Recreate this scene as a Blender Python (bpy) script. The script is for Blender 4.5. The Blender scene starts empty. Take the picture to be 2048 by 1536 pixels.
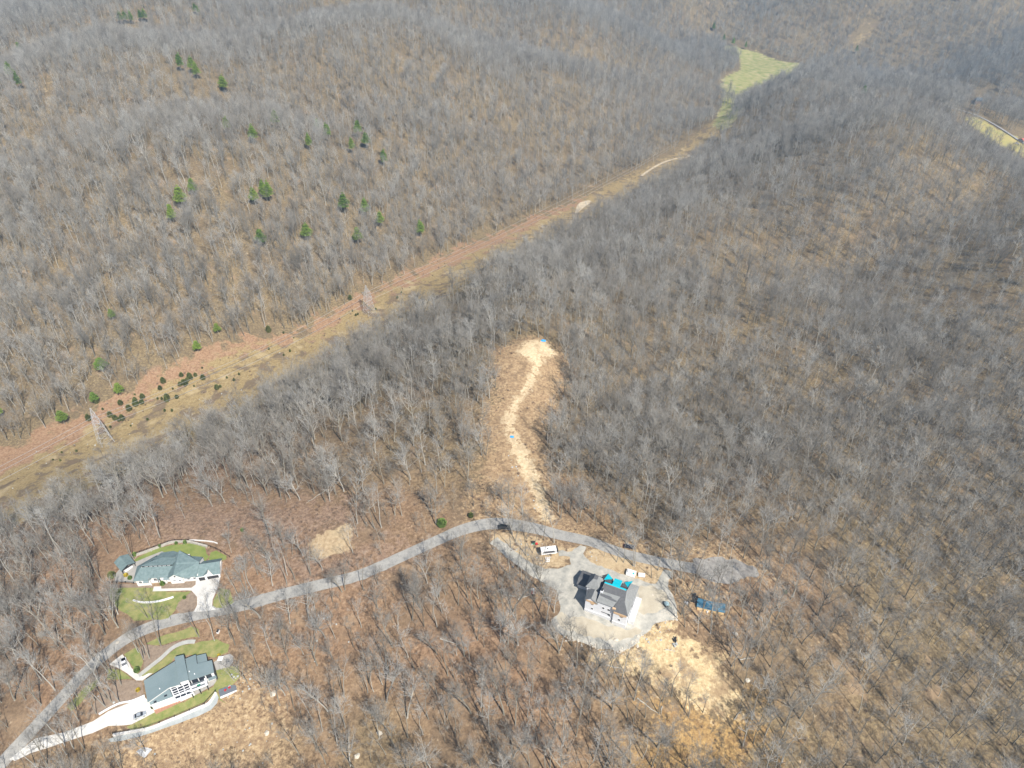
import bpy, bmesh, math, random
import numpy as np
from mathutils import Vector, Matrix
from mathutils.geometry import delaunay_2d_cdt

# ------------------------------------------------------------------ camera, light, exposure
S = bpy.context.scene
COL = S.collection
R = math.radians
PITCH = R(37.8); FPX = 1420.0; CAMZ = 250.0
cam_d = bpy.data.cameras.new('camera'); cam = bpy.data.objects.new('camera', cam_d); COL.objects.link(cam)
cam.location = (0, 0, CAMZ); cam.rotation_euler = (math.pi/2 - PITCH, 0, 0)
cam_d.sensor_width = 36; cam_d.lens = 36*FPX/2048; cam_d.clip_start = 1; cam_d.clip_end = 30000
S.camera = cam
SUN_AZ = (0.52, -0.855); SUN_EL = R(48)
w = bpy.data.worlds.new("World"); S.world = w; w.use_nodes = True
nt = w.node_tree; bg = nt.nodes['Background']; sky = nt.nodes.new('ShaderNodeTexSky')
sky.sky_type = 'NISHITA'; sky.sun_disc = False; sky.sun_elevation = SUN_EL
sky.sun_rotation = math.atan2(SUN_AZ[0], SUN_AZ[1]); sky.altitude = 500
nt.links.new(sky.outputs[0], bg.inputs[0]); bg.inputs[1].default_value = 0.085
sd = bpy.data.lights.new('sun', 'SUN'); sd.energy = 5.0; sd.angle = R(0.5); sd.color = (1, 0.95, 0.87)
sun = bpy.data.objects.new('sun', sd); COL.objects.link(sun)
sdir = Vector((SUN_AZ[0]*math.cos(SUN_EL), SUN_AZ[1]*math.cos(SUN_EL), math.sin(SUN_EL))).normalized()
sun.rotation_euler = sdir.to_track_quat('Z', 'Y').to_euler(); sun.location = (100, -100, 400)
vs = S.view_settings; vs.view_transform = 'Standard'; vs.look = 'None'; vs.gamma = 1; vs.exposure = 0.5
S.cycles.max_bounces = 4; S.cycles.diffuse_bounces = 2; S.cycles.glossy_bounces = 2
S.cycles.transparent_max_bounces = 6; S.cycles.volume_bounces = 0
CP, SP = math.cos(PITCH), math.sin(PITCH)

# ------------------------------------------------------------------ terrain
def P(u, v, z):
    "point of the world at height z seen in direction (u, v)"
    a = (u-1024)/FPX; b = (768-v)/FPX
    dy = CP + b*SP; dz = -SP + b*CP
    t = (z-CAMZ)/dz
    return (a*t, dy*t, z)

CTRL = [(1220,1195,0),(1100,1170,0),(1330,1180,-1),(1220,1290,-2),(1350,1300,-6),(1450,1420,-14),(1500,1536,-20),(1200,1536,-14),
(900,1500,-16),(700,1350,-13),(500,1200,-9),(960,1055,0),(1100,1065,0),(1250,1105,-1),(1380,1140,-2),(1500,1130,-4),(800,1110,-3),
(650,1180,-6),(480,1225,-10),(330,1250,-13),(200,1330,-17),(60,1480,-24),(0,1530,-27),(345,1150,-9.5),(250,1150,-10),(440,1170,-9.5),
(350,1370,-15),(450,1385,-17),(200,1440,-19),(300,1500,-26),(500,1536,-24),(100,1536,-29),(350,1060,-8),(650,1080,-4),(600,1020,-6),
(300,1000,-14),(100,1100,-18),(0,1250,-28),(0,1050,-38),(130,970,-42),(0,950,-58),(205,890,-58),(400,790,-58),(600,680,-60),
(737,635,-62),(850,560,-68),(1000,480,-80),(1170,410,-93),(1280,350,-103),(1370,310,-111),(1450,240,-122),(1480,200,-130),
(1520,150,-138),(1460,95,-142),(1590,130,-142),(1090,1000,0),(1060,880,2),(1010,870,2),(1030,800,3),(1070,700,5),(1060,620,0),
(1000,560,-28),(600,850,-22),(800,800,-12),(850,700,-26),(700,750,-38),(400,900,-38),(500,950,-20),(950,650,-14),
(1150,850,-10),(1250,800,-24),(1350,700,-34),(1250,600,-36),(1150,500,-58),(1300,450,-58),(1500,550,-42),(1500,750,-34),(1400,900,-17),
(1600,950,-20),(1600,1150,-12),(1750,1050,-25),(1900,900,-36),(2048,1100,-38),(1800,1300,-22),(2048,1400,-36),(1900,700,-42),
(2048,600,-42),(1700,600,-44),(1650,450,-40),(1850,450,-36),(2048,450,-36),(1500,350,-56),(1700,300,-36),
(1420,270,-92),(1500,210,-72),(1600,152,-42),(1700,172,-36),(1850,218,-46),(1950,268,-50),(2048,315,-52),
(1710,160,-150),(1750,180,-152),(1850,200,-154),(1960,235,-156),(2048,285,-158),(1700,80,-118),(1900,100,-112),(2048,150,-120),
(1700,0,-50),(2000,0,-40),(300,700,-42),(100,600,-34),(500,500,-20),(800,450,-52),(1100,350,-82),(1200,250,-78),(1300,150,-92),
(1400,50,-104),(200,400,-5),(500,300,5),(800,250,-18),(1000,150,-20),(0,300,5),(0,100,15),(500,100,22),(800,50,10),(1100,20,-20),(1300,0,-60)]
pts = np.array([P(*c) for c in CTRL])
ext = [(-400,60,-60),(0,0,-20),(500,60,-50),(-700,300,-60),(900,500,-60),(-300,-300,-40),(300,-300,-40),(-3000,500,0),(3000,500,-60),
       (-2500,3500,60),(0,3500,40),(2500,3500,40),(0,5500,80),(-3000,5500,80),(3000,5500,80),(-1500,-500,-50),(1500,-500,-50),(1500,1200,-100)]
pts = np.vstack([pts, np.array(ext, float)])
SC = 300.0
def _phi(d2):
    return np.where(d2 > 1e-12, 0.5*d2*np.log(np.maximum(d2, 1e-12)), 0)
_n = len(pts); _X = pts[:, :2]/SC
_K = _phi(((_X[:, None]-_X[None])**2).sum(-1)) + np.eye(_n)*0.004
_Q = np.hstack([np.ones((_n, 1)), _X])
_A = np.block([[_K, _Q], [_Q.T, np.zeros((3, 3))]])
_W = np.linalg.solve(_A, np.concatenate([pts[:, 2], np.zeros(3)]))
POLE_LINE = [P(-500,1190,-55)[:2], P(0,915,-58)[:2], P(205,850,-58)[:2], P(600,672,-60)[:2], P(737,608,-62)[:2], P(1000,490,-80)[:2],
             P(1170,410,-93)[:2], P(1370,305,-111)[:2], P(1500,190,-132)[:2], P(1600,115,-142)[:2], P(1740,60,-100)[:2]]
def seg_dist(x, y, line):
    best = np.full(x.shape, 1e9)
    for (ax, ay), (bx, by) in zip(line[:-1], line[1:]):
        dx, dy = bx-ax, by-ay
        t = np.clip(((x-ax)*dx + (y-ay)*dy)/(dx*dx+dy*dy), 0, 1)
        best = np.minimum(best, np.hypot(x-ax-t*dx, y-ay-t*dy))
    return best
def sstep(a, b, x):
    t = np.clip((x-a)/(b-a), 0, 1); return t*t*(3-2*t)
def Zv(x, y):
    x = np.asarray(x, float); y = np.asarray(y, float); sh = x.shape
    x = x.ravel(); y = y.ravel(); out = np.empty(x.shape)
    for i in range(0, len(x), 20000):
        xs = x[i:i+20000]/SC; ys = y[i:i+20000]/SC
        d2 = (xs[:, None]-_X[None, :, 0])**2 + (ys[:, None]-_X[None, :, 1])**2
        out[i:i+20000] = _phi(d2) @ _W[:_n] + _W[_n] + _W[_n+1]*xs + _W[_n+2]*ys
    # hollows and spurs away from the houses and the cut line
    far = sstep(380, 700, np.hypot(x, y)) * sstep(60, 260, seg_dist(x, y, POLE_LINE))
    wx = x + 60*np.sin(y/170+1) ; wy = y + 60*np.sin(x/150)
    n = (np.abs(np.sin(wx/135+wy/420)) - .6)*22 + (np.abs(np.sin(wy/120-wx/300+2)) - .6)*20 + np.sin(wx/41+1.3)*np.sin(wy/47)*4
    out += n*far*1.35
    return out.reshape(sh)
def Z(x, y): return float(Zv(np.array([x]), np.array([y]))[0])
def Wm(uv):
    "ground points seen in the directions uv, marched on the terrain (vectorised)"
    uv = np.asarray(uv, float); a = (uv[:, 0]-1024)/FPX; b = (768-uv[:, 1])/FPX
    dy = CP + b*SP; dz = -SP + b*CP
    t = np.full(len(uv), 150.0); done = np.zeros(len(uv), bool); tp = t.copy()
    for k in range(400):
        g = (CAMZ+dz*t) - Zv(a*t, dy*t)
        done |= g < 0
        if done.all(): break
        tp = np.where(done, tp, t); t = np.where(done, t, t+np.maximum(2.0, g*0.35))
        done |= t > 6000
    lo, hi = tp, t
    for k in range(18):
        m = (lo+hi)/2; g = (CAMZ+dz*m) - Zv(a*m, dy*m)
        lo = np.where(g > 0, m, lo); hi = np.where(g > 0, hi, m)
    return np.stack([a*hi, dy*hi, Zv(a*hi, dy*hi)], 1)
def G(u, v): return Vector(Wm([(u, v)])[0])
def poly(px): return Wm(px)[:, :2]
def inside(x, y, pg):
    r = np.zeros(x.shape, bool); n = len(pg)
    for i in range(n):
        x1, y1 = pg[i]; x2, y2 = pg[(i+1) % n]
        if y1 == y2: continue
        c = ((y1 > y) != (y2 > y)) & (x < (x2-x1)*(y-y1)/(y2-y1)+x1)
        r ^= c
    return r
def sdist(x, y, pg):
    "signed distance, positive inside"
    d = seg_dist(x, y, list(map(tuple, pg))+[tuple(pg[0])])
    return np.where(inside(x, y, pg), d, -d)

# ------------------------------------------------------------------ helpers: objects, materials
def tag(o, label=None, cat=None, group=None, kind=None):
    if label: o['label'] = label
    if cat: o['category'] = cat
    if group: o['group'] = group
    if kind: o['kind'] = kind
    return o
def empty(name, loc, rz=0, label=None, cat=None, group=None):
    o = bpy.data.objects.new(name, None); COL.objects.link(o); o.location = loc; o.rotation_euler = (0, 0, rz)
    o.empty_display_size = .5
    return tag(o, label, cat, group)
class MB:
    "collects shapes into one mesh"
    def __init__(s): s.v = []; s.f = []; s.m = []
    def add(s, vs, fs, mi=0):
        k = len(s.v); s.v += [tuple(p) for p in vs]; s.f += [tuple(i+k for i in f) for f in fs]; s.m += [mi]*len(fs); return s
    def box(s, x0, x1, y0, y1, z0, z1, mi=0):
        return s.add([(x0,y0,z0),(x1,y0,z0),(x1,y1,z0),(x0,y1,z0),(x0,y0,z1),(x1,y0,z1),(x1,y1,z1),(x0,y1,z1)],
                     [(0,3,2,1),(4,5,6,7),(0,1,5,4),(1,2,6,5),(2,3,7,6),(3,0,4,7)], mi)
    def prism(s, pg, z0, z1, mi=0):
        "pg counter-clockwise; z0, z1 numbers or lists"
        n = len(pg); z0 = z0 if hasattr(z0, '__len__') else [z0]*n; z1 = z1 if hasattr(z1, '__len__') else [z1]*n
        vs = [(p[0], p[1], a) for p, a in zip(pg, z0)]+[(p[0], p[1], a) for p, a in zip(pg, z1)]
        fs = [tuple(range(n))[::-1], tuple(range(n, 2*n))]+[(i, (i+1) % n, n+(i+1) % n, n+i) for i in range(n)]
        return s.add(vs, fs, mi)
    def slab(s, pts3, th, mi=0):
        "a roof plane of thickness th below the polygon"
        n = len(pts3); vs = [tuple(p) for p in pts3]+[(p[0], p[1], p[2]-th) for p in pts3]
        fs = [tuple(range(n)), tuple(range(n, 2*n))[::-1]]+[(i, n+i, n+(i+1) % n, (i+1) % n) for i in range(n)]
        return s.add(vs, fs, mi)
    def tube(s, p, q, r0, r1=None, n=6, mi=0):
        r1 = r0 if r1 is None else r1
        p = Vector(p); q = Vector(q); d = (q-p).normalized(); a = d.orthogonal().normalized(); b = d.cross(a)
        vs = [p+(a*math.cos(t)+b*math.sin(t))*r0 for t in [2*math.pi*i/n for i in range(n)]]
        vs += [q+(a*math.cos(t)+b*math.sin(t))*r1 for t in [2*math.pi*i/n for i in range(n)]]
        return s.add(vs, [(i, (i+1) % n, n+(i+1) % n, n+i) for i in range(n)]+[tuple(range(n))[::-1], tuple(range(n, 2*n))], mi)
    def build(s, name, mat, parent=None, smooth=False, kind=None):
        me = bpy.data.meshes.new(name); me.from_pydata(s.v, [], s.f)
        for m in (mat if isinstance(mat, (list, tuple)) else [mat]): me.materials.append(m)
        if any(s.m): me.polygons.foreach_set('material_index', s.m)
        if smooth: me.polygons.foreach_set('use_smooth', [True]*len(s.f))
        me.update(); o = bpy.data.objects.new(name, me); COL.objects.link(o)
        if parent: o.parent = parent
        if kind: o['kind'] = kind
        return o
def mat(name, col, rough=.8, col2=None, scale=1.0, metal=0, bump=0, bscale=None, spec=.3, emit=None):
    m = bpy.data.materials.new(name); m.use_nodes = True; t = m.node_tree; b = t.nodes['Principled BSDF']
    b.inputs['Roughness'].default_value = rough; b.inputs['Metallic'].default_value = metal
    b.inputs['Specular IOR Level'].default_value = spec
    c4 = (*col, 1); b.inputs['Base Color'].default_value = c4
    if col2 or bump:
        tc = t.nodes.new('ShaderNodeTexCoord')
        nz = t.nodes.new('ShaderNodeTexNoise'); nz.inputs['Scale'].default_value = scale; nz.inputs['Detail'].default_value = 8
        nz.inputs['Roughness'].default_value = .65
        t.links.new(tc.outputs['Object'], nz.inputs['Vector'])
        if col2:
            r = t.nodes.new('ShaderNodeValToRGB'); r.color_ramp.elements[0].position = .35; r.color_ramp.elements[1].position = .65
            r.color_ramp.elements[0].color = c4; r.color_ramp.elements[1].color = (*col2, 1)
            t.links.new(nz.outputs['Fac'], r.inputs[0]); t.links.new(r.outputs[0], b.inputs['Base Color'])
        if bump:
            n2 = nz
            if bscale:
                n2 = t.nodes.new('ShaderNodeTexNoise'); n2.inputs['Scale'].default_value = bscale; t.links.new(tc.outputs['Object'], n2.inputs['Vector'])
            bp = t.nodes.new('ShaderNodeBump'); bp.inputs['Strength'].default_value = bump; bp.inputs['Distance'].default_value = .1
            t.links.new(n2.outputs['Fac'], bp.inputs['Height']); t.links.new(bp.outputs[0], b.inputs['Normal'])
    return m
class NT:
    "tiny shader-node helper"
    def __init__(s, m): s.t = m.node_tree
    def n(s, ty, **kw):
        x = s.t.nodes.new('ShaderNode'+ty)
        for k, v in kw.items(): setattr(x, k, v)
        return x
    def l(s, a, b): s.t.links.new(a, b)
    def noise(s, vec, scale, detail=6, rough=.6, out='Fac'):
        x = s.n('TexNoise'); x.inputs['Scale'].default_value = scale; x.inputs['Detail'].default_value = detail
        x.inputs['Roughness'].default_value = rough; s.l(vec, x.inputs['Vector']); return x.outputs[out]
    def ramp(s, fac, stops):
        r = s.n('ValToRGB'); e = r.color_ramp.elements
        while len(e) < len(stops): e.new(.5)
        for q, (p, c) in zip(e, stops): q.position = p; q.color = (*c, 1) if len(c) == 3 else c
        s.l(fac, r.inputs[0]); return r.outputs[0]
    def mix(s, f, a, b):
        x = s.n('Mix', data_type='RGBA')
        for i, q in ((0, f), (6, a), (7, b)):
            if hasattr(q, 'is_linked'): s.l(q, x.inputs[i])
            else: x.inputs[i].default_value = q if i == 0 else (*q, 1)
        return x.outputs[2]
    def math(s, op, a, b=0, c=0, clamp=False):
        x = s.n('Math', operation=op, use_clamp=clamp)
        for i, q in enumerate((a, b, c)):
            if hasattr(q, 'is_linked'): s.l(q, x.inputs[i])
            else: x.inputs[i].default_value = q
        return x.outputs[0]
    def sm(s, v, lo, hi):
        x = s.n('MapRange', interpolation_type='SMOOTHSTEP'); s.l(v, x.inputs[0])
        x.inputs[1].default_value = lo; x.inputs[2].default_value = hi; return x.outputs[0]

# ------------------------------------------------------------------ ground areas (traced on the ground)
A_ = {}
A_['straw'] = poly([(1265,1262),(1300,1250),(1340,1238),(1352,1262),(1372,1290),(1405,1298),(1440,1310),(1456,1340),(1470,1385),(1476,1425),(1440,1432),
              (1400,1405),(1350,1385),(1300,1362),(1260,1340),(1225,1322),(1195,1308),(1250,1303),(1272,1288)])
A_['sand'] = poly([(1040,690),(1062,680),(1090,682),(1112,700),(1112,712),(1090,716),(1082,740),(1068,765),(1050,790),(1034,822),(1030,850),(1040,880),
              (1062,912),(1080,950),(1092,985),(1108,1040),(1082,1045),(1062,990),(1046,955),(1024,915),(1016,880),(1008,850),(1012,822),(1030,795),
              (1048,768),(1062,738),(1060,722),(1042,712),(1034,702)])
A_['rough'] = poly([(985,700),(1035,685),(1060,672),(1110,690),(1135,725),(1130,790),(1110,830),(1085,860),(1085,900),(1095,960),(1112,1045),(1040,1040),
              (960,1040),(940,1000),(960,960),(975,900),(965,870),(968,820),(990,790),(985,740)])
A_['lot'] = poly([(622,1082),(640,1068),(700,1048),(704,1098),(660,1112),(620,1116)])
A_['brush'] = poly([(300,1035),(350,1018),(460,1010),(560,1005),(640,1010),(690,1000),(700,1040),(640,1065),(590,1078),(520,1080),(440,1078),(360,1078),(310,1080)])
A_['brush2'] = poly([(560,1135),(640,1118),(720,1105),(790,1090),(800,1105),(700,1140),(580,1170)])
A_['hill'] = poly([(300,1440),(440,1400),(480,1360),(540,1400),(560,1470),(560,1536),(250,1536),(240,1470)])
A_['scrub'] = poly([(1330,1440),(1400,1420),(1470,1430),(1500,1480),(1500,1560),(1330,1560),(1320,1500)])
A_['verge'] = poly([(950,1035),(1060,1040),(1120,1050),(1200,1075),(1290,1098),(1380,1105),(1480,1105),(1510,1125),(1540,1150),(1500,1140),(1380,1115),
              (1300,1108),(1200,1088),(1110,1058),(1000,1045),(950,1048)])
A_['isle1'] = poly([(985,1072),(1040,1066),(1080,1075),(1078,1100),(1150,1098),(1140,1120),(1090,1140),(1050,1130),(1005,1100)])
A_['isle2'] = poly([(1168,1105),(1200,1100),(1260,1118),(1330,1138),(1345,1155),(1320,1170),(1280,1163),(1230,1145),(1185,1130)])
A_['isle3'] = poly([(1335,1145),(1380,1150),(1440,1180),(1440,1220),(1345,1225),(1360,1200),(1330,1175)])
A_['corr'] = poly([(-60,925),(0,900),(130,845),(230,795),(330,745),(430,695),(520,668),(600,662),(690,610),(760,570),(850,530),(960,480),(1080,430),(1170,392),
              (1250,352),(1330,315),(1375,285),(1415,250),(1442,215),(1470,215),(1450,262),(1405,305),(1370,345),(1290,385),(1200,430),(1120,475),(1040,520),(960,560),(880,610),(800,650),(740,690),
              (660,745),(600,780),(540,805),(470,840),(400,875),(330,910),(260,945),(180,985),(90,1030),(0,1060),(-60,1085)])
A_['red'] = poly([(-60,925),(0,900),(130,845),(230,795),(330,745),(430,695),(520,668),(600,662),(690,610),(760,570),(850,530),(960,480),(1080,430),(1170,392),
             (1172,402),(1090,440),(970,500),(860,548),(760,592),(700,625),(640,672),(560,684),(480,700),(380,750),(260,812),(140,885),(0,950),(-60,975)])
A_['field'] = poly([(1438,92),(1470,92),(1520,106),(1570,124),(1606,128),(1600,145),(1560,165),(1500,190),(1478,235),(1450,262),(1425,255),(1440,215),(1448,190),
               (1440,170),(1448,155),(1480,140),(1482,118),(1460,105)])
A_['rfield'] = poly([(1925,232),(1958,232),(1980,252),(2010,266),(2048,280),(2070,292),(2060,312),(2020,305),(1980,282),(1945,255)])
A_['fgap'] = poly([(1700,90),(1730,55),(1762,50),(1740,72),(1708,100)])
A_['lgap'] = poly([(98,155),(112,158),(110,205),(100,215)])
A_['road_valley'] = None

def frange_grid(a, b, lo, hi, base, grow, cap):
    out = list(np.arange(lo, hi+1e-6, base)); x = out[-1]; st = base
    while x < b: st = min(cap, st*grow); x += st; out.append(x)
    x = out[0]; st = base; pre = []
    while x > a: st = min(cap, st*grow); x -= st; pre.append(x)
    return np.array(pre[::-1]+out)
gx = frange_grid(-4500, 4500, -280, 300, 1.6, 1.05, 26)
gy = frange_grid(-900, 7500, 70, 430, 1.6, 1.04, 26)
GX, GY = np.meshgrid(gx, gy)
GZ = Zv(GX, GY)
nx, ny = len(gx), len(gy)
co = np.stack([GX, GY, GZ], -1).reshape(-1, 3)
ii = (np.arange(ny-1)[:, None]*nx + np.arange(nx-1)[None]).ravel()
fc = np.stack([ii, ii+1, ii+nx+1, ii+nx], 1)
me = bpy.data.meshes.new('ground'); me.vertices.add(len(co)); me.vertices.foreach_set('co', co.ravel())
me.loops.add(fc.size); me.loops.foreach_set('vertex_index', fc.ravel().astype(np.int32))
me.polygons.add(len(fc)); me.polygons.foreach_set('loop_start', np.arange(0, fc.size, 4, dtype=np.int32)); me.update(calc_edges=True)
me.polygons.foreach_set('use_smooth', np.ones(len(fc), bool))
ground = bpy.data.objects.new('ground', me); COL.objects.link(ground); ground['kind'] = 'structure'
fx, fy = co[:, 0], co[:, 1]
def paint(name, polys, wd):
    val = np.full(len(co), -1e3)
    for p in polys:
        pg = A_[p]; bx0, by0 = pg.min(0)-40; bx1, by1 = pg.max(0)+40
        s_ = (fx > bx0) & (fx < bx1) & (fy > by0) & (fy < by1)
        val[s_] = np.maximum(val[s_], sdist(fx[s_], fy[s_], pg))
    at = me.attributes.new(name, 'FLOAT', 'POINT'); at.data.foreach_set('value', np.clip(val/wd*.5+.5, 0, 1))
paint('m_straw', ['straw'], 9); paint('m_sand', ['sand'], 5); paint('m_lot', ['lot', 'isle1', 'isle2'], 4); paint('m_bank', ['rough'], 14); paint('m_rough', ['verge', 'isle1', 'isle2', 'isle3', 'hill'], 18)
paint('m_brush', ['brush', 'brush2'], 20); paint('m_hill', ['scrub'], 30); paint('m_corr', ['corr', 'fgap', 'lgap'], 20)
paint('m_red', ['red'], 10); A_['warm'] = poly([(-80,930),(300,930),(700,960),(950,1000),(1150,1060),(1400,1130),(1560,1160),(1500,1300),(1250,1330),(1180,1600),(-80,1600)])
paint('m_warm', ['warm'], 110)
paint('m_field', ['field'], 14); paint('m_rfield', ['rfield'], 12)

m = bpy.data.materials.new('leaf litter ground'); m.use_nodes = True; q = NT(m); b = m.node_tree.nodes['Principled BSDF']
b.inputs['Roughness'].default_value = .95; b.inputs['Specular IOR Level'].default_value = .1
tc = q.n('TexCoord').outputs['Object']
n_big = q.noise(tc, .012, 5); n_mid = q.noise(tc, .09, 6); n_sm = q.noise(tc, .7, 8, .75); n_fine = q.noise(tc, 3.0, 4, .7)
def attr(nm):
    a = q.n('Attribute'); a.attribute_name = nm; return a.outputs['Fac']
litter = q.ramp(n_sm, [(.25, (.07,.043,.026)), (.42, (.2,.125,.075)), (.58, (.325,.21,.13)), (.78, (.53,.41,.28))])
litter2 = q.ramp(n_sm, [(.25, (.045,.035,.022)), (.42, (.145,.108,.064)), (.58, (.27,.205,.115)), (.8, (.44,.36,.22))])
warm = q.math('ADD', attr('m_warm'), q.math('MULTIPLY', q.math('SUBTRACT', n_big, .5), 1.6))
colr = q.mix(q.sm(warm, .1, .9), litter2, litter)
colr = q.mix(q.math('MULTIPLY', q.sm(q.noise(tc, .03, 5), .45, .62), .45), colr, (.15,.112,.075))
colr = q.mix(q.math('MULTIPLY', q.sm(n_mid, .55, .7), .55), colr, (.34,.25,.16))
spots = q.sm(q.noise(tc, .35, 3, .5), .68, .76)
colr = q.mix(q.math('MULTIPLY', spots, .5), colr, (.55,.43,.29))
def masked(base, nm, colour, amp=.9, nz=None, lo=.44, hi=.56):
    f = q.math('ADD', attr(nm), q.math('MULTIPLY', q.math('SUBTRACT', q.sm(nz or n_mid, .32, .68), .5), amp))
    return q.mix(q.sm(f, lo, hi), base, colour)
n_m2 = q.noise(tc, .22, 7, .7)
n_e = q.math('ADD', q.math('MULTIPLY', n_m2, .6), q.math('MULTIPLY', n_sm, .4))
brush = q.ramp(n_sm, [(.3, (.1,.065,.045)), (.5, (.26,.175,.12)), (.72, (.44,.32,.225))])
straw = q.ramp(n_sm, [(.25, (.2,.135,.08)), (.42, (.44,.325,.18)), (.55, (.6,.465,.27)), (.75, (.74,.62,.42))])
sand = q.ramp(n_sm, [(.25, (.36,.25,.14)), (.45, (.6,.46,.28)), (.7, (.76,.64,.44))])
rough = q.ramp(n_sm, [(.25, (.12,.075,.045)), (.43, (.31,.21,.12)), (.57, (.46,.335,.195)), (.75, (.66,.53,.36))])
hill = q.ramp(n_sm, [(.25, (.09,.055,.03)), (.42, (.27,.17,.075)), (.58, (.42,.27,.11)), (.78, (.6,.46,.25))])
corr = q.ramp(n_sm, [(.25, (.11,.08,.04)), (.45, (.29,.21,.1)), (.6, (.38,.29,.15)), (.8, (.5,.42,.27))])
red = q.ramp(n_sm, [(.25, (.12,.07,.042)), (.5, (.32,.195,.115)), (.75, (.48,.35,.235))])
field = q.ramp(n_mid, [(.32, (.2,.22,.075)), (.45, (.3,.3,.11)), (.55, (.36,.33,.14)), (.68, (.47,.4,.22))])
rfield = q.ramp(n_mid, [(.3, (.46,.36,.15)), (.7, (.32,.31,.11))])
rough = q.mix(q.math('MULTIPLY', q.sm(n_m2, .5, .62), .6), rough, (.2,.135,.085))
colr = masked(colr, 'm_rough', rough, .9, n_e, .3, .7)
hill = q.mix(q.math('MULTIPLY', q.sm(n_m2, .5, .64), .5), hill, (.2,.12,.06))
bank = q.ramp(n_sm, [(.25, (.11,.07,.042)), (.43, (.3,.2,.115)), (.58, (.45,.32,.185)), (.78, (.64,.51,.34))])
bank = q.mix(q.math('MULTIPLY', q.sm(n_m2, .48, .62), .6), bank, (.17,.115,.07))
colr = masked(colr, 'm_bank', bank, .8, n_e, .3, .7)
colr = masked(colr, 'm_hill', hill, 1.0, n_e, .3, .7)
colr = masked(colr, 'm_brush', brush, .9, n_e, .3, .7)
corr = q.mix(q.math('MULTIPLY', q.sm(n_mid, .5, .6), .8), corr, (.16,.12,.085))
corr = q.mix(q.math('MULTIPLY', q.sm(q.noise(tc, .05, 6, .65), .56, .66), .7), corr, (.46,.36,.21))
colr = masked(colr, 'm_corr', corr, .5)
colr = masked(colr, 'm_red', red, .8, None, .3, .7)
sand = q.mix(q.math('MULTIPLY', q.sm(n_m2, .48, .62), .55), sand, (.36,.26,.16))
lot = q.ramp(n_sm, [(.3, (.26,.18,.105)), (.5, (.44,.325,.195)), (.7, (.6,.475,.31))])
colr = masked(colr, 'm_lot', q.mix(q.math('MULTIPLY', q.sm(n_mid, .45, .6), .5), lot, (.56,.44,.27)), .4, n_m2, .36, .56)
colr = masked(colr, 'm_sand', sand, .6, n_m2, .46, .66)
straw = q.mix(q.math('MULTIPLY', q.sm(q.noise(tc, .13, 7, .7), .47, .6), .75), straw, (.27,.185,.11))
colr = masked(colr, 'm_straw', straw, .7, n_m2, .38, .6)
colr = masked(colr, 'm_field', field, .3)
colr = masked(colr, 'm_rfield', rfield, .3)
q.l(colr, b.inputs['Base Color'])
bp = q.n('Bump'); bp.inputs['Strength'].default_value = .7; bp.inputs['Distance'].default_value = .5
q.l(n_sm, bp.inputs['Height']); q.l(bp.outputs[0], b.inputs['Normal'])
me.materials.append(m)

# ------------------------------------------------------------------ draped surfaces
def drape(name, px, m, off=.06, ragged=0, step=3.0, world=None, kind='structure', grid=2.5, skirt=0):
    pg = np.array(world) if world is not None else poly(px)
    out = []; n = len(pg); rg = random.Random(len(name)*7+n)
    for i in range(n):
        a = pg[i]; c = pg[(i+1) % n]; L = float(np.hypot(*(c-a))); k = max(1, int(L/step))
        for j in range(k):
            p = a+(c-a)*j/k
            if ragged and j: 
                nr = np.array([c[1]-a[1], a[0]-c[0]])/L; p = p+nr*rg.uniform(-ragged, ragged)
            out.append(p)
    bx = np.array(out); x0, y0 = bx.min(0); x1, y1 = bx.max(0)
    xs, ys = np.meshgrid(np.arange(x0, x1, grid), np.arange(y0, y1, grid)); xs = xs.ravel(); ys = ys.ravel()
    ok = sdist(xs, ys, bx) > grid*.35
    vin = [Vector(p) for p in out]+[Vector((a, c)) for a, c in zip(xs[ok], ys[ok])]
    ne = len(out); edges = [(i, (i+1) % ne) for i in range(ne)]
    vv, _, ff, _, _, _ = delaunay_2d_cdt(vin, edges, [list(range(ne))], 1, 1e-5)
    vx = np.array([p[:] for p in vv]); z = Zv(vx[:, 0], vx[:, 1])+off
    b_ = MB()
    fs = []
    for f in ff:
        a, c, d = [vx[i] for i in f[:3]]
        if (c[0]-a[0])*(d[1]-a[1])-(c[1]-a[1])*(d[0]-a[0]) < 0: f = f[::-1]
        fs.append(f)
    b_.add([(p[0], p[1], h) for p, h in zip(vx, z)], fs)
    return b_.build(name, m, kind=kind, smooth=True)
def ribbon(centre, widths, n=6):
    "outline of a band of given width along a smoothed world line"
    c = np.array(centre, float); t = np.arange(len(c)); tt = np.linspace(0, len(c)-1, (len(c)-1)*n+1)
    def cr(p):
        o = []
        for s_ in tt:
            i = min(int(s_), len(p)-2); f = s_-i; p0 = p[max(i-1, 0)]; p1 = p[i]; p2 = p[i+1]; p3 = p[min(i+2, len(p)-1)]
            o.append(.5*((2*p1)+(-p0+p2)*f+(2*p0-5*p1+4*p2-p3)*f*f+(-p0+3*p1-3*p2+p3)*f**3))
        return np.array(o)
    c = cr(c); wd = np.interp(tt, t, widths if hasattr(widths, '__len__') else [widths]*len(t))
    d = np.gradient(c, axis=0); d /= np.linalg.norm(d, axis=1)[:, None]; nr = np.stack([-d[:, 1], d[:, 0]], 1)
    return np.vstack([c+nr*wd[:, None]/2, (c-nr*wd[:, None]/2)[::-1]]), c
def smooth_line(px, n=6): return ribbon(poly(px), 1, n)[1]

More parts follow.
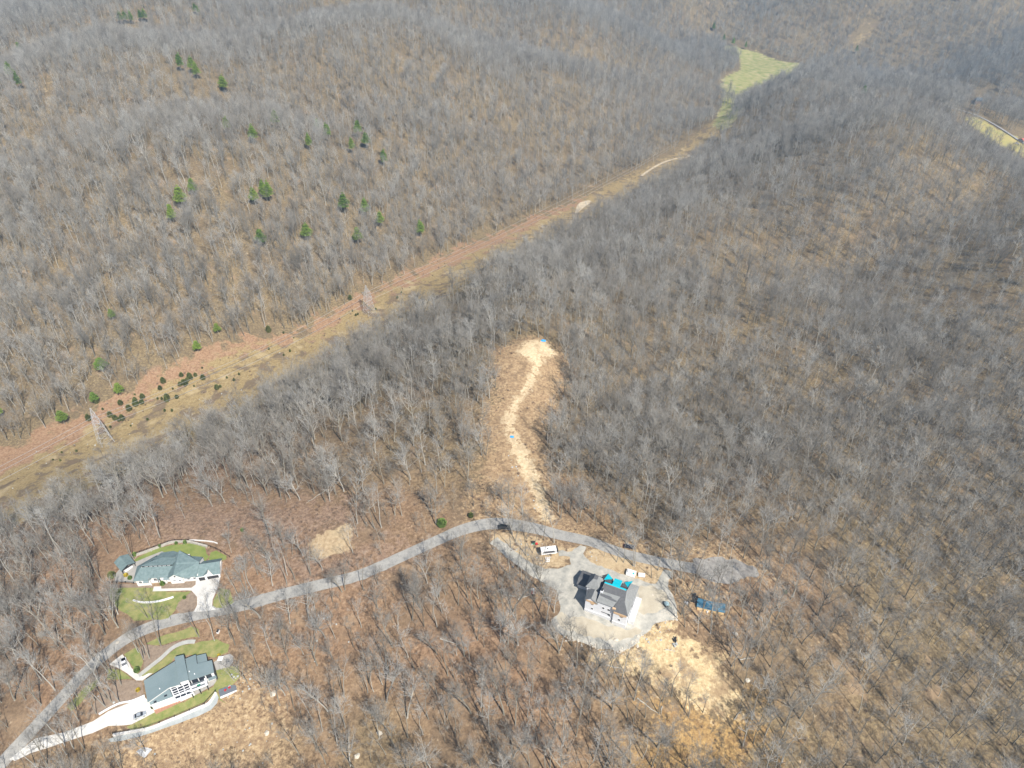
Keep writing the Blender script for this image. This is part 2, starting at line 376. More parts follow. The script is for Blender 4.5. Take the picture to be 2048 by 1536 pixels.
M = {}
m = mat('worn grey asphalt', (.3,.29,.27), .9); M['asphalt'] = m; q = NT(m); b_ = m.node_tree.nodes['Principled BSDF']; tc = q.n('TexCoord').outputs['Object']
q.l(q.mix(q.sm(q.noise(tc, .25, 7, .7), .35, .65), q.ramp(q.noise(tc, .9, 8, .8), [(.3, (.16,.155,.145)), (.5, (.27,.262,.245)), (.7, (.36,.35,.32))]), q.ramp(q.noise(tc, 2.0, 6, .8), [(.3, (.27,.26,.24)), (.7, (.44,.425,.39))])), b_.inputs['Base Color'])
M['gravel'] = mat('pale gravel', (.29,.285,.255), .95, (.5,.47,.405), .3, bump=.4, bscale=2)
M['gravel2'] = mat('tan compacted gravel', (.38,.33,.25), .95, (.5,.45,.35), .2, bump=.3, bscale=2)
M['concrete'] = mat('bright concrete', (.52,.505,.47), .85, (.62,.6,.56), .25)
M['concrete2'] = mat('grey concrete path', (.36,.36,.33), .85, (.44,.435,.4), .5)
M['pathg'] = mat('blue grey fine gravel', (.3,.325,.325), .95, (.4,.42,.41), .5, bump=.4, bscale=3)
M['lawn'] = mat('lawn grass', (.15,.19,.05), .95, (.3,.27,.11), .3, bump=.4, bscale=3)
M['lawn2'] = mat('bright lawn grass', (.15,.2,.045), .95, (.23,.255,.075), .3, bump=.4, bscale=3)
M['mulch'] = mat('mulch', (.2,.15,.11), .95, (.3,.23,.17), .8, bump=.5, bscale=3)
M['paver'] = mat('grey pavers', (.3,.29,.27), .9, (.38,.36,.33), .6)

road_px = [(-60,1600),(0,1530),(60,1465),(120,1400),(170,1345),(215,1305),(262,1272),(320,1248),(400,1228),(475,1213),(560,1190),(640,1170),(720,1150),
           (800,1115),(870,1083),(930,1058),(990,1047),(1060,1055),(1120,1070),(1180,1083),(1218,1097),(1258,1110),(1320,1124),(1385,1136),(1430,1139)]
road_w, road_c = ribbon(poly(road_px), [5.4]*15+[6.0,6.6,6.2,5.8,5.6,5.4,5.4,5.4,5.6,8.5])
o = drape('road', None, M['asphalt'], .08, world=road_w, grid=3, ragged=.35, step=1.5)
M['gravel_dark'] = mat('dull purple grey gravel', (.2,.185,.17), .95, (.34,.325,.3), .35, bump=.5, bscale=2)
drape('turning_circle', [(1385,1118),(1430,1114),(1475,1120),(1512,1136),(1518,1152),(1488,1158),(1450,1168),(1415,1160),(1390,1146)], M['gravel_dark'], .13, ragged=.9, step=1.6)
# ------------------------------------------------------------------ trees
def bark_mat(name, c1, c2, rnd=.35):
    m = bpy.data.materials.new(name); m.use_nodes = True; q = NT(m); b = m.node_tree.nodes['Principled BSDF']
    b.inputs['Roughness'].default_value = .9; b.inputs['Specular IOR Level'].default_value = .1
    oi = q.n('ObjectInfo').outputs['Random']; tc = q.n('TexCoord').outputs['Object']
    c = q.mix(oi, c1, c2)
    nz = q.noise(tc, 1.2, 3)
    hs = q.n('HueSaturation'); q.l(c, hs.inputs['Color'])
    q.l(q.math('ADD', q.math('MULTIPLY', nz, .5), q.math('ADD', q.math('MULTIPLY', q.math('FRACT', q.math('MULTIPLY', oi, 17.3)), rnd), .75-rnd/2)), hs.inputs['Value'])
    q.l(hs.outputs[0], b.inputs['Base Color']); return m
M['bark'] = bark_mat('grey bark', (.32,.3,.25), (.17,.155,.125))
M['bark_pale'] = bark_mat('pale bark', (.46,.44,.39), (.32,.3,.26), .2)
M['twig'] = bark_mat('bare twigs', (.345,.325,.29), (.22,.2,.172), .3)
M['twig_pale'] = bark_mat('pale bare twigs', (.43,.42,.39), (.31,.3,.28), .2)
M['brush'] = bark_mat('brown brush twigs', (.36,.27,.2), (.25,.18,.135), .3)

def rdir(rg, d, ang):
    "unit vector at angle ang from d, random azimuth"
    a = d.orthogonal().normalized(); b = d.cross(a); t = rg.uniform(0, 2*math.pi)
    return (d*math.cos(ang)+(a*math.cos(t)+b*math.sin(t))*math.sin(ang)).normalized()
def sliver(mb, p, q, w, rg):
    d = q-p; s_ = d.cross(Vector((rg.uniform(-1,1), rg.uniform(-1,1), rg.uniform(-1,1))))
    if s_.length < 1e-6: return
    s_ = s_.normalized()*w*.5
    mb.add([p-s_, p+s_, q], [(0,1,2)])
def quad(mb, p, q, w0, w1, rg):
    d = q-p; s_ = d.cross(Vector((rg.uniform(-1,1), rg.uniform(-1,1), rg.uniform(-1,1)))).normalized()
    mb.add([p-s_*w0*.5, p+s_*w0*.5, q+s_*w1*.5, q-s_*w1*.5], [(0,1,2,3)])
def path_tube(mb, pts_, rs, n):
    k = len(mb.v); d0 = (pts_[1]-pts_[0]).normalized(); a = d0.orthogonal().normalized()
    for i, (p, r) in enumerate(zip(pts_, rs)):
        d = (pts_[min(i+1, len(pts_)-1)]-pts_[max(i-1, 0)]).normalized(); a = (a-d*a.dot(d)).normalized(); b = d.cross(a)
        mb.v += [tuple(p+(a*math.cos(2*math.pi*j/n)+b*math.sin(2*math.pi*j/n))*r) for j in range(n)]
    for i in range(len(pts_)-1):
        for j in range(n):
            mb.f.append((k+i*n+j, k+i*n+(j+1) % n, k+(i+1)*n+(j+1) % n, k+(i+1)*n+j)); mb.m.append(0)
def make_tree(seed, H=22, spread=4.5, first=.45, fork=0, nb=16, dens=1.0, r0=.26, wob=.35, sides=6, tw=1.0, up=(.35,.95)):
    "returns trunk mesh builder and crown mesh builder"
    rg = random.Random(seed); T = MB(); C = MB()
    axes = []
    def leader(p, d, L, r, seg, n):
        ps = [p]; rs = [r]
        for i in range(seg):
            d = (d+Vector((rg.uniform(-1,1), rg.uniform(-1,1), rg.uniform(-.2,.6)))*wob*.28).normalized()
            ps.append(ps[-1]+d*L/seg); rs.append(max(.03, r*(1-(i+1)/seg*.85)))
        path_tube(T, ps, rs, n); axes.append((ps, rs)); return ps, d
    lean = Vector((rg.uniform(-.05,.05), rg.uniform(-.05,.05), 1)).normalized()
    r0 *= 1.25
    T.tube((0,0,-.5), (0,0,.5), r0*1.7, r0*1.05, sides)
    ps, d = leader(Vector((0,0,0)), lean, H, r0, 9, sides)
    for k in range(fork):
        i = rg.randint(3, 5); L = H*(1-i/9)*rg.uniform(.8, 1)
        leader(ps[i], rdir(rg, Vector((0,0,1)), rg.uniform(.25,.5)), L, r0*(1-i/9)*.8+.04, 6, max(3, sides-1))
    def twigs(p, dirn, L, cnt, spr):
        for _ in range(cnt):
            t = rg.uniform(.15, 1); o = p+dirn*L*t
            e = o+rdir(rg, dirn, rg.uniform(.2, spr))*rg.uniform(.9, 2.0)+Vector((0,0,rg.uniform(0,.35)))
            sliver(C, o, e, .04*tw, rg)
    for ps, rs in axes:
        n_ = len(ps)-1; tot = nb if ps is axes[0][0] else nb//2
        for k in range(tot):
            f = first+(1-first)*((k+rg.random())/tot) if ps is axes[0][0] else (k+rg.random())/tot
            s_ = min(f*n_, n_-1e-3); i = int(s_); p = ps[i].lerp(ps[i+1], s_-i); r = rs[i]+(rs[i+1]-rs[i])*(s_-i)
            g = (1-f)/(1-first+.01) if ps is axes[0][0] else (1-f)
            L = spread*(.35+.75*g**.7)*rg.uniform(.7, 1.15)
            dd = rdir(rg, Vector((0,0,1)), rg.uniform(*up)+g*.3)
            b0 = p; br = min(r*.55, .12); pts2 = [p]; d2 = dd
            for j in range(3):
                d2 = (d2+Vector((rg.uniform(-.3,.3), rg.uniform(-.3,.3), .16))).normalized(); pts2.append(pts2[-1]+d2*L/3)
            path_tube(C, pts2, [br, br*.7, br*.42, .02], 3)
            for j in range(int(6*dens)):
                t = rg.uniform(.25, 3); jj = min(int(t), 2); o = pts2[jj].lerp(pts2[jj+1], t-jj)
                dr = rdir(rg, (pts2[jj+1]-pts2[jj]).normalized(), rg.uniform(.35,.95)); dr = (dr+Vector((0,0,.2))).normalized()
                l2 = rg.uniform(.9, 2.1)*(spread/4.5); quad(C, o, o+dr*l2, .07*tw, .03*tw, rg)
                twigs(o, dr, l2, int(7*dens), .9)
            twigs(pts2[2], d2, L/3, int(5*dens), .8)
    return T, C
def shrub(seed, H=2.2, r=1.3, n=70, w=.05):
    rg = random.Random(seed); C = MB()
    for i in range(n):
        p = Vector((rg.uniform(-.3,.3)*r, rg.uniform(-.3,.3)*r, 0)); d = rdir(rg, Vector((0,0,1)), rg.uniform(0, 1.0)); L = H*rg.uniform(.5, 1)
        q = p+d*L; quad(C, p, q, w, w*.4, rg)
        for j in range(3): o = p.lerp(q, rg.uniform(.4, 1)); sliver(C, o, o+rdir(rg, d, .7)*H*.35, w*.8, rg)
    return C
def source(name, T, C, mt, mc):
    "an instancing source that stands in no collection"
    mb = MB(); mb.add(T.v, T.f, 0); mb.add(C.v, C.f, 1)
    me = bpy.data.meshes.new(name); me.from_pydata(mb.v, [], mb.f); me.materials.append(mt); me.materials.append(mc)
    me.polygons.foreach_set('material_index', mb.m); me.update()
    return bpy.data.objects.new(name, me)
KINDS = [dict(H=22, spread=5.6, fork=0, r0=.2), dict(H=24, spread=5.2, first=.55, fork=1, r0=.22), dict(H=20, spread=6.6, first=.4, fork=2, nb=17, r0=.24),
         dict(H=25, spread=4.4, first=.62, nb=13, r0=.19), dict(H=18, spread=5.8, first=.38, nb=15, r0=.18), dict(H=21, spread=4.8, first=.5, nb=12, dens=.8, r0=.17),
         dict(H=23, spread=7.2, first=.42, fork=3, nb=15, r0=.29), dict(H=14, spread=3.2, first=.4, nb=9, dens=.7, r0=.1)]
def scatter_obj(name, P3, rot, scl, var, sources, **tags):
    me = bpy.data.meshes.new(name); me.vertices.add(len(P3)); me.vertices.foreach_set('co', np.asarray(P3, float).ravel())
    for nm, ar, ty in (('rotz', rot, 'FLOAT'), ('scl', scl, 'FLOAT'), ('kindex', var, 'INT')):
        at = me.attributes.new(nm, ty, 'POINT'); at.data.foreach_set('value', np.asarray(ar, dtype=np.int32 if ty == 'INT' else np.float32))
    me.update(); o = bpy.data.objects.new(name, me); COL.objects.link(o)
    g = bpy.data.node_groups.new(name, 'GeometryNodeTree')
    g.interface.new_socket('Geometry', in_out='INPUT', socket_type='NodeSocketGeometry'); g.interface.new_socket('Geometry', in_out='OUTPUT', socket_type='NodeSocketGeometry')
    gi = g.nodes.new('NodeGroupInput'); go = g.nodes.new('NodeGroupOutput'); L = g.links.new
    iop = g.nodes.new('GeometryNodeInstanceOnPoints'); jn = g.nodes.new('GeometryNodeJoinGeometry')
    for s_ in sources:
        oi = g.nodes.new('GeometryNodeObjectInfo'); oi.inputs['Object'].default_value = s_; oi.inputs['As Instance'].default_value = True
        L(oi.outputs['Geometry'], jn.inputs[0])
    def na(nm, ty):
        x = g.nodes.new('GeometryNodeInputNamedAttribute'); x.data_type = ty; x.inputs[0].default_value = nm; return x.outputs[0]
    cx = g.nodes.new('ShaderNodeCombineXYZ'); L(na('rotz', 'FLOAT'), cx.inputs[2])
    L(gi.outputs[0], iop.inputs['Points']); L(jn.outputs[0], iop.inputs['Instance']); iop.inputs['Pick Instance'].default_value = True
    L(na('kindex', 'INT'), iop.inputs['Instance Index']); L(cx.outputs[0], iop.inputs['Rotation']); L(na('scl', 'FLOAT'), iop.inputs['Scale'])
    L(iop.outputs[0], go.inputs[0]); md = o.modifiers.new('scatter', 'NODES'); md.node_group = g
    return tag(o, kind='stuff', **tags)

rng = np.random.default_rng(7)
def jitter(x0, x1, y0, y1, s):
    xs, ys = np.meshgrid(np.arange(x0, x1, s), np.arange(y0, y1, s)); xs = xs.ravel(); ys = ys.ravel()
    return xs+rng.uniform(-.48*s, .48*s, xs.shape), ys+rng.uniform(-.48*s, .48*s, ys.shape)
def visible(x, y, z, margin=90):
    dx, dz = x, z-CAMZ
    dp = y*CP - dz*SP; up = y*SP + dz*CP
    u = 1024+FPX*dx/dp; v = 768-FPX*up/dp
    return (dp > 10) & (u > -margin-60) & (u < 2048+margin+60) & (v < 1536+margin+70) & (v > -160), u, v
# places kept clear of trees
CLEAR = {}
for k_, px in dict(
    yardA=[(215,1120),(250,1092),(300,1082),(360,1076),(420,1082),(470,1110),(478,1150),(500,1195),(470,1222),(430,1235),(340,1252),(250,1262),(235,1215),(212,1180)],
    yardB=[(232,1312),(290,1280),(350,1258),(450,1262),(490,1280),(500,1320),(490,1370),(470,1405),(420,1440),(330,1470),(250,1490),(150,1490),(120,1470),(185,1440),(255,1395),(262,1350),(240,1335)],
    site=[(1075,1090),(1160,1090),(1240,1125),(1330,1145),(1350,1170),(1350,1230),(1370,1275),(1440,1300),(1475,1370),(1480,1430),(1440,1438),(1330,1385),(1250,1350),(1190,1310),(1110,1260),(1100,1200),(1050,1150),(1000,1110),(985,1085),(1050,1085)],
    brushc=[(310,1035),(360,1018),(560,1008),(690,1004),(700,1050),(712,1100),(640,1125),(615,1100),(560,1085),(430,1080),(330,1078)],
    hillc=[(310,1490),(440,1425),(490,1380),(530,1420),(545,1500),(540,1560),(300,1560)],
    spur=[(1000,715),(1035,680),(1060,672),(1112,690),(1130,730),(1125,790),(1105,840),(1085,870),(1090,930),(1108,1000),(1118,1045),(1075,1045),(1020,1000),(960,990),(950,960),(985,915),(975,870),(970,820),(995,780),(990,740)],
    scrubc=[(1340,1455),(1400,1435),(1465,1445),(1480,1490),(1470,1560),(1340,1560)],
    turn=[(1400,1128),(1500,1128),(1520,1145),(1480,1160),(1400,1160)]).items():
    CLEAR[k_] = poly(px)
CLEAR['corr'] = A_['corr']; CLEAR['field'] = poly([(1438,92),(1470,92),(1520,106),(1570,124),(1606,128),(1600,145),(1560,165),(1500,190),(1470,205),(1462,180),(1440,170),(1448,155),(1480,140),(1482,118),(1460,105)]); CLEAR['rfield'] = A_['rfield']; CLEAR['fgap'] = A_['fgap']; CLEAR['lgap'] = A_['lgap']
CLEAR['farhome'] = poly([(1945,188),(1978,188),(1985,216),(1945,216)]); CLEAR['redhome'] = poly([(2015,268),(2090,268),(2090,310),(2015,300)])
valley_px = [(1420,70),(1480,100),(1540,118),(1600,136),(1680,155),(1750,178),(1830,196),(1900,215),(1960,235),(2048,288),(2120,320)]
valley_c = smooth_line(valley_px)
def blocked(x, y):
    r = seg_dist(x, y, [tuple(p) for p in road_c]) < 5.2
    r |= seg_dist(x, y, [tuple(p) for p in valley_c]) < 11
    for k_, pg in CLEAR.items(): r |= (sdist(x, y, pg) > (-4 if k_ == 'field' else -8 if k_ in ('rfield','farhome','redhome') else -8 if k_ == 'fgap' else 0)) if k_ != 'corr' else inside(x, y, pg)
    return r
X1, Y1 = jitter(-380, 420, 60, 560, 4.9)
X2, Y2 = jitter(-2100, 2100, 60, 2700, 6.7)
k2 = ~((np.abs(X2-20) < 400) & (Y2 > 60) & (Y2 < 560)); X2, Y2 = X2[k2], Y2[k2]
X3, Y3 = jitter(-260, 300, 70, 430, 4.3); SAP = np.concatenate([np.zeros(len(X1)+len(X2), bool), np.ones(len(X3), bool)])
TX = np.concatenate([X1, X2, X3]); TY = np.concatenate([Y1, Y2, Y3])
TZ = Zv(TX, TY)
vis, TU, TV = visible(TX, TY, TZ)
# thinner wood on the slope below the road and right of the building site
dens = .9+.35*np.sin(TX/47+TY/90)*np.sin(TY/61-TX/130); n1 = len(X1); dens[:n1] *= .68; dens[(TU > 1080) & (TV > 780) & (TV < 1160)] *= 1.25; dens[(TV > 1180) & (TU < 1150) & (TU > 250)] *= .86; dens[(TV > 1200) & (TU > 1480)] *= 1.25; dens[(TV > 1050) & (TV < 1180) & (TU < 1000)] *= .75
dens[SAP] *= .42; dens[SAP & (TU > 1450)] *= 1.6
ok = vis & ~blocked(TX, TY) & (rng.random(len(TX)) < dens*.97)
TX, TY, TZ, TU, TV, SAP = (a[ok] for a in (TX, TY, TZ, TU, TV, SAP))
print('trees', len(TX))

# ------------------------------------------------------------------ drives, lawns, yards
def ZP(off, sc, pts_): return [(off[0]+x/sc, off[1]+y/sc) for x, y in pts_]
zA = lambda p: ZP((200,1060), 7.314, p); z1 = lambda p: ZP((0,1060), 3.226, p); z3 = lambda p: ZP((240,1270), 7.68, p)
z4 = lambda p: ZP((1050,1050), 4.551, p)
drape('gravel_yard', z4([(430,240),(500,185),(560,200),(530,260),(600,340),(760,400),(900,450),(1100,520),(1190,535),(1240,450),(1270,405),(1340,425),(1300,560),(1360,680),
   (1385,780),(1380,850),(1250,880),(1160,920),(1080,1000),(1000,1090),(900,1150),(700,1130),(450,1050),(300,980),(240,880),(320,780),(310,700),(290,600),(200,550),(80,480),
   (0,420),(-120,330),(-240,230),(-320,170),(-250,110),(-190,160),(-60,260),(60,350),(180,400),(300,400),(420,360),(410,290),(310,285),(300,235)]), M['gravel'], .09, ragged=.5, step=1.6)
drape('packed_dirt', z4([(330,790),(400,850),(520,830),(700,900),(920,960),(1010,930),(1060,960),(980,1030),(860,1060),(700,1040),(480,990),(330,930),(290,860)]), M['gravel2'], .14, ragged=.7, step=1.6)
drape('packed_dirt', z4([(1020,560),(1180,560),(1280,620),(1330,720),(1200,800),(1080,820),(1010,760),(1040,680)]), M['gravel2'], .14, ragged=.7, step=1.6)
drape('driveway', zA([(1400,750),(1760,690),(1740,800),(1650,1020),(1640,1120),(1700,1165),(1540,1190),(1370,1205),(1420,1100),(1420,980),(1340,890),(1280,885),(770,900),(790,830),
   (895,825),(900,860),(1340,845),(1400,800)]), M['concrete'], .12)
drape('lawn', zA([(500,440),(560,400),(850,270),(1050,220),(1300,200),(1500,220),(1540,260),(1560,350),(1600,395),(1530,470),(1450,420),(1150,360),(900,340),(720,390),(540,470)]), M['lawn2'], .1, ragged=.2)
drape('lawn', zA([(1620,330),(1700,300),(1850,380),(1850,430),(1700,470),(1580,480),(1600,400)]), M['lawn2'], .1, ragged=.4)
drape('patio', zA([(215,660),(300,560),(480,480),(540,460),(900,315),(1000,340),(1000,440),(560,560),(530,780),(220,755)]), M['paver'], .15)
drape('lawn', zA([(150,850),(500,845),(780,850),(775,895),(1340,895),(1300,930),(1150,1060),(1100,1180),(1000,1290),(780,1310),(500,1330),(400,1230),(220,1100),(130,950)]), M['lawn'], .09, ragged=.6)
drape('mulch_bed', zA([(1335,897),(1412,970),(1405,1100),(1370,1190),(1180,1225),(1110,1150),(1160,1050),(1300,935)]), M['mulch'], .09, ragged=.3)
drape('mulch_bed', zA([(140,795),(500,795),(780,815),(775,850),(500,845),(150,850)]), M['mulch'], .11, ragged=.2)
drape('mulch_bed', zA([(905,790),(1400,745),(1395,795),(1340,840),(900,855)]), M['mulch'], .11, ragged=.2)
drape('lawn', zA([(1755,850),(1900,880),(1960,1060),(1830,1140),(1700,1140),(1655,1110),(1660,1030)]), M['lawn'], .09, ragged=.5)
# lower left house
drape('driveway', z1([(703,868),(790,803),(835,860),(845,885),(880,925),(920,945),(960,925),(985,925),(920,972),(880,972),(820,925),(770,895)]), M['concrete'], .13)
drape('driveway', z1([(930,1075),(965,1110),(990,1160),(1030,1160),(850,1255),(790,1262),(700,1265),(600,1310),(400,1375),(200,1440),(100,1490),(60,1480),(230,1345),(420,1305),(600,1235),(700,1170),(850,1110)]), M['concrete'], .12)
_g = smooth_line(z3([(1155,105),(1040,108),(900,150),(780,220),(640,350),(500,460),(400,540),(290,625)]))
drape('garden_path', None, M['concrete2'], .13, world=ribbon(_g[::6], 1.7)[0])
drape('lawn', z1([(800,802),(885,755),(905,800),(925,850),(905,900),(870,905)]), M['lawn'], .09, ragged=.4)
drape('lawn', z1([(940,735),(1030,690),(1240,622),(1280,640),(1290,690),(1180,705),(1060,740),(1000,745)]), M['lawn'], .09, ragged=.4)
drape('mulch_bed', z1([(895,760),(940,740),(1050,748),(1180,712),(1250,700),(1245,720),(1160,730),(1095,768),(1010,858),(925,900),(930,840)]), M['mulch'], .09, ragged=.3)
drape('lawn', z1([(890,945),(1005,872),(1100,790),(1160,745),(1250,735),(1400,705),(1480,740),(1470,790),(1380,825),(1320,810),(1190,810),(1120,830),(1110,850),(1000,920),(920,955)]), M['lawn'], .09, ragged=.6)
drape('lawn', z1([(1470,880),(1540,880),(1550,950),(1500,1000),(1410,1040),(1370,1075),(1330,1105),(1150,1190),(1000,1248),(860,1300),(815,1270),(860,1252),(1030,1163),(1190,1112),(1380,1010),(1395,900)]), M['lawn'], .09, ragged=.5)
drape('lawn', z1([(700,895),(770,900),(815,930),(850,960),(760,965),(690,965)]), M['lawn'], .08, ragged=.5)
drape('lawn', z1([(430,1140),(540,1020),(640,950),(620,1010),(520,1120),(460,1170)]), M['lawn'], .08, ragged=.8)
drape('mulch_bed', z1([(740,975),(860,970),(918,985),(930,1070),(800,1120),(640,1190),(560,1185),(640,1060)]), M['mulch'], .08, ragged=.6)
drape('gravel_path', z3([(-180,1600),(-60,1560),(150,1520),(460,1450),(710,1350),(960,1250),(1210,1140),(1330,1090),(1400,1030),(1485,890),(1515,960),(1490,1050),(1400,1150),(1200,1250),(900,1360),(500,1500),(300,1560),(60,1620),(-150,1650)]), M['pathg'], .1, ragged=.15)
drape('patio', z3([(1450,560),(1480,640),(1480,710),(1440,770),(1370,810),(1130,940),(1100,900),(1110,860),(1350,690)]), M['paver'], .13)
drape('patio', z3([(1440,420),(1600,315),(1690,290),(1740,330),(1740,420),(1680,490),(1480,545)]), M['paver'], .13, ragged=.1)
drape('lawn', z3([(1650,1060),(1560,1000),(1500,880),(1480,900),(1530,1000)]), M['lawn'], .08)
_t = smooth_line([(1283,352),(1300,340),(1325,326),(1350,318),(1378,313),(1366,306)])
M['track'] = mat('pale dirt track', (.42,.34,.23), .95, (.62,.52,.38), .25)
drape('dirt_track', None, M['track'], .35, world=ribbon(_t[::6], 3.4)[0], grid=6, ragged=.5, step=4)
_t = smooth_line([(1152,428),(1160,415),(1168,408),(1180,402)])
drape('dirt_track', None, M['track'], .35, world=ribbon(_t[::6], [2,8,11,4])[0], grid=5)
drape('valley_road', None, mat('far road', (.32,.31,.3)), .8, world=ribbon(valley_c[6*6::6], 4)[0], grid=12)

# ------------------------------------------------------------------ building materials
M['shingle'] = mat('blue grey shingles', (.13,.185,.185), .85, (.195,.255,.255), .8, bump=.25, bscale=6)
M['metalroof'] = mat('slate blue standing roof', (.17,.225,.235), .7, (.2,.255,.265), .15)
M['white'] = mat('white painted wall', (.78,.77,.75), .8, (.7,.69,.67), .4)
M['whitetrim'] = mat('white trim', (.8,.8,.8), .6)
M['glass'] = mat('dark window glass', (.03,.035,.045), .12, spec=.6)
M['darktrim'] = mat('dark bronze trim', (.04,.038,.04), .6)
M['grey_sh'] = mat('new grey shingles', (.21,.215,.21), .9, (.27,.275,.27), 1.2, bump=.2, bscale=6)
M['dark_sh'] = mat('dark roofing felt', (.1,.102,.105), .9, (.13,.13,.135), 1.0)
M['cyan'] = mat('turquoise roofing membrane', (.0,.46,.56), .55, (.01,.52,.62), .8)
M['wrap'] = mat('white house wrap', (.68,.69,.72), .7, (.76,.77,.79), .5)
M['block'] = mat('pale masonry block', (.62,.62,.63), .9, (.7,.7,.7), .9)
M['osb'] = mat('oriented strand board', (.6,.4,.23), .85, (.68,.48,.3), 1.5)
M['opening'] = mat('unglazed opening', (.02,.02,.025), .9)
M['stone'] = mat('stone retaining wall', (.33,.3,.25), .95, (.5,.47,.41), 1.2, bump=.6, bscale=3)
M['blackrail'] = mat('black metal rail', (.025,.025,.028), .5, metal=.4)
M['wood'] = mat('weathered wood', (.22,.15,.1), .85, (.3,.21,.15), 1)
M['lumber'] = mat('fresh lumber', (.62,.42,.2), .85, (.75,.55,.3), 1.2)
M['bluetarp'] = mat('blue tarpaulin', (.045,.15,.24), .6, (.07,.2,.3), .8, bump=.5, bscale=1.2)
M['brightblue'] = mat('bright blue tarpaulin', (.02,.3,.75), .6, (.04,.38,.8), .8)
M['red'] = mat('red plastic', (.62,.03,.03), .5); M['redroof'] = mat('red metal roof', (.6,.16,.13), .6)
M['concrete_w'] = mat('pale cast wall', (.66,.64,.6), .8, (.72,.7,.67), .6)
M['brickred'] = mat('red brick base', (.4,.2,.13), .9, (.5,.28,.2), 2)
M['deck'] = mat('slate deck boards', (.13,.15,.17), .8, (.16,.18,.2), .6)
M['tyre'] = mat('tyre rubber', (.02,.02,.02), .9); M['rim'] = mat('alloy rim', (.4,.4,.42), .35, metal=.8)
M['steel'] = mat('galvanised steel', (.46,.46,.46), .7); M['green'] = mat('green plastic', (.02,.2,.12), .6)
M['rock'] = mat('pale rock', (.5,.45,.37), .95, (.66,.6,.5), 1.0, bump=.5, bscale=3)
M['rockgrey'] = mat('blue grey blasted rock', (.36,.37,.36), .95, (.52,.53,.5), 1.0, bump=.5, bscale=3)
M['grass_g'] = bark_mat('pine needles', (.13,.21,.035), (.22,.3,.05), .3)
M['juniper'] = bark_mat('juniper foliage', (.13,.155,.045), (.19,.2,.07), .3)
M['boxwood'] = bark_mat('boxwood leaves', (.14,.22,.05), (.18,.26,.07), .2)
M['forsythia'] = mat('yellow blossom', (.6,.45,.03), .9, (.5,.4,.05), 3)

def win(parent, x, z, w, h, y, face='front', name='window', frame=None, pane=None, opening=False):
    "window in a wall facing -y (front), +x (right) or -x (left); y is the wall plane"
    fr = MB(); pn = MB(); e = .09
    def bx(mb, a0, a1, z0, z1, d0, d1):
        if face == 'front': mb.box(a0, a1, y-d1, y-d0, z0, z1)
        elif face == 'right': mb.box(y+d0, y+d1, a0, a1, z0, z1)
        elif face == 'left': mb.box(y-d1, y-d0, a0, a1, z0, z1)
        else: mb.box(a0, a1, y+d0, y+d1, z0, z1)
    bx(fr, x-w/2, x-w/2+e, z, z+h, .0, .08); bx(fr, x+w/2-e, x+w/2, z, z+h, .0, .08)
    bx(fr, x-w/2+e, x+w/2-e, z, z+e, .0, .08); bx(fr, x-w/2+e, x+w/2-e, z+h-e, z+h, .0, .08)
    if not opening and w > 1: bx(fr, x-.03, x+.03, z+e, z+h-e, .0, .07)
    bx(pn, x-w/2+e, x+w/2-e, z+e, z+h-e, .005, .03)
    f = fr.build(name, frame or M['whitetrim'], parent); pn.build('pane', pane or (M['opening'] if opening else M['glass']), f); return f
def gable(mb, x0, x1, y, z0, z1, t=.2, xa=None):
    xa = (x0+x1)/2 if xa is None else xa
    mb.add([(x0,y,z0),(x1,y,z0),(xa,y,z1),(x0,y+t,z0),(x1,y+t,z0),(xa,y+t,z1)], [(0,1,2),(5,4,3),(0,3,4,1),(1,4,5,2),(2,5,3,0)])

# ------------------------------------------------------------------ unfinished house on the gravel yard
cP = P(1168.3, 1220.7, 0); cz = Z(38, 178)
H = empty('unfinished_house', (cP[0], cP[1], cz), R(-23.7), 'white walled house under construction with grey roofs and turquoise roofing sheets on the gravel yard', 'house')
w_ = MB()
w_.box(0,11.6,.35,12,-3,7.6); w_.box(11.9,17.5,-.35,14,-3,7.6); w_.box(11.6,11.9,.9,12,-3,7.6); w_.box(-1.2,3.6,5.4,11.8,-3,8.8)
w_.box(5,11.2,.55,4,7.6,8.8)
w_.build('wall', M['wrap'], H)
for ar in ((.2, 5.0, .15, 7.6, 9.7, .2, 2.5), (4.3, 7.6, 12.35, 7.6, 9.4, .2), (11.9, 15.3, 14.1, 7.6, 9.2, .2)): g_ = MB(); gable(g_, *ar); g_.build('gable_wall', M['wrap'], H)
for ar in ((.4,4.9,.02,.14,6.6,7.55), (2.2,3.6,.2,.34,5.5,6.59), (12.1,17.3,-.85,-.36,6.3,7.4), (14.4,16.2,-.5,-.36,5.2,6.29), (11.3,12.6,-.3,.3,7.62,8.5)): o_ = MB(); o_.box(*ar); o_.build('board_panel', M['osb'], H)
b_ = MB(); b_.box(-.05,11.55,.12,.34,-3,.9); b_.box(11.85,17.55,-.6,-.36,-3,.9); b_.build('foundation', M['block'], H)
for x, z, ww, hh, yy in ((3.1,2.0,.9,1.2,.35),(7.6,4.9,1.0,1.3,.35),(9.8,4.9,1.0,1.3,.35),(14.6,2.0,1.0,1.3,-.35),(15.3,4.5,1.3,.7,-.35),(3.0,4.9,1.2,.6,.35),
                         (5.7,7.72,.8,.95,.55),(6.9,7.72,.8,.95,.55),(8.0,7.72,.8,.95,.55),(9.2,7.72,.9,.95,.55),(10.4,7.72,.9,.95,.55)):
    win(H, x, z, ww, hh, yy, opening=True)
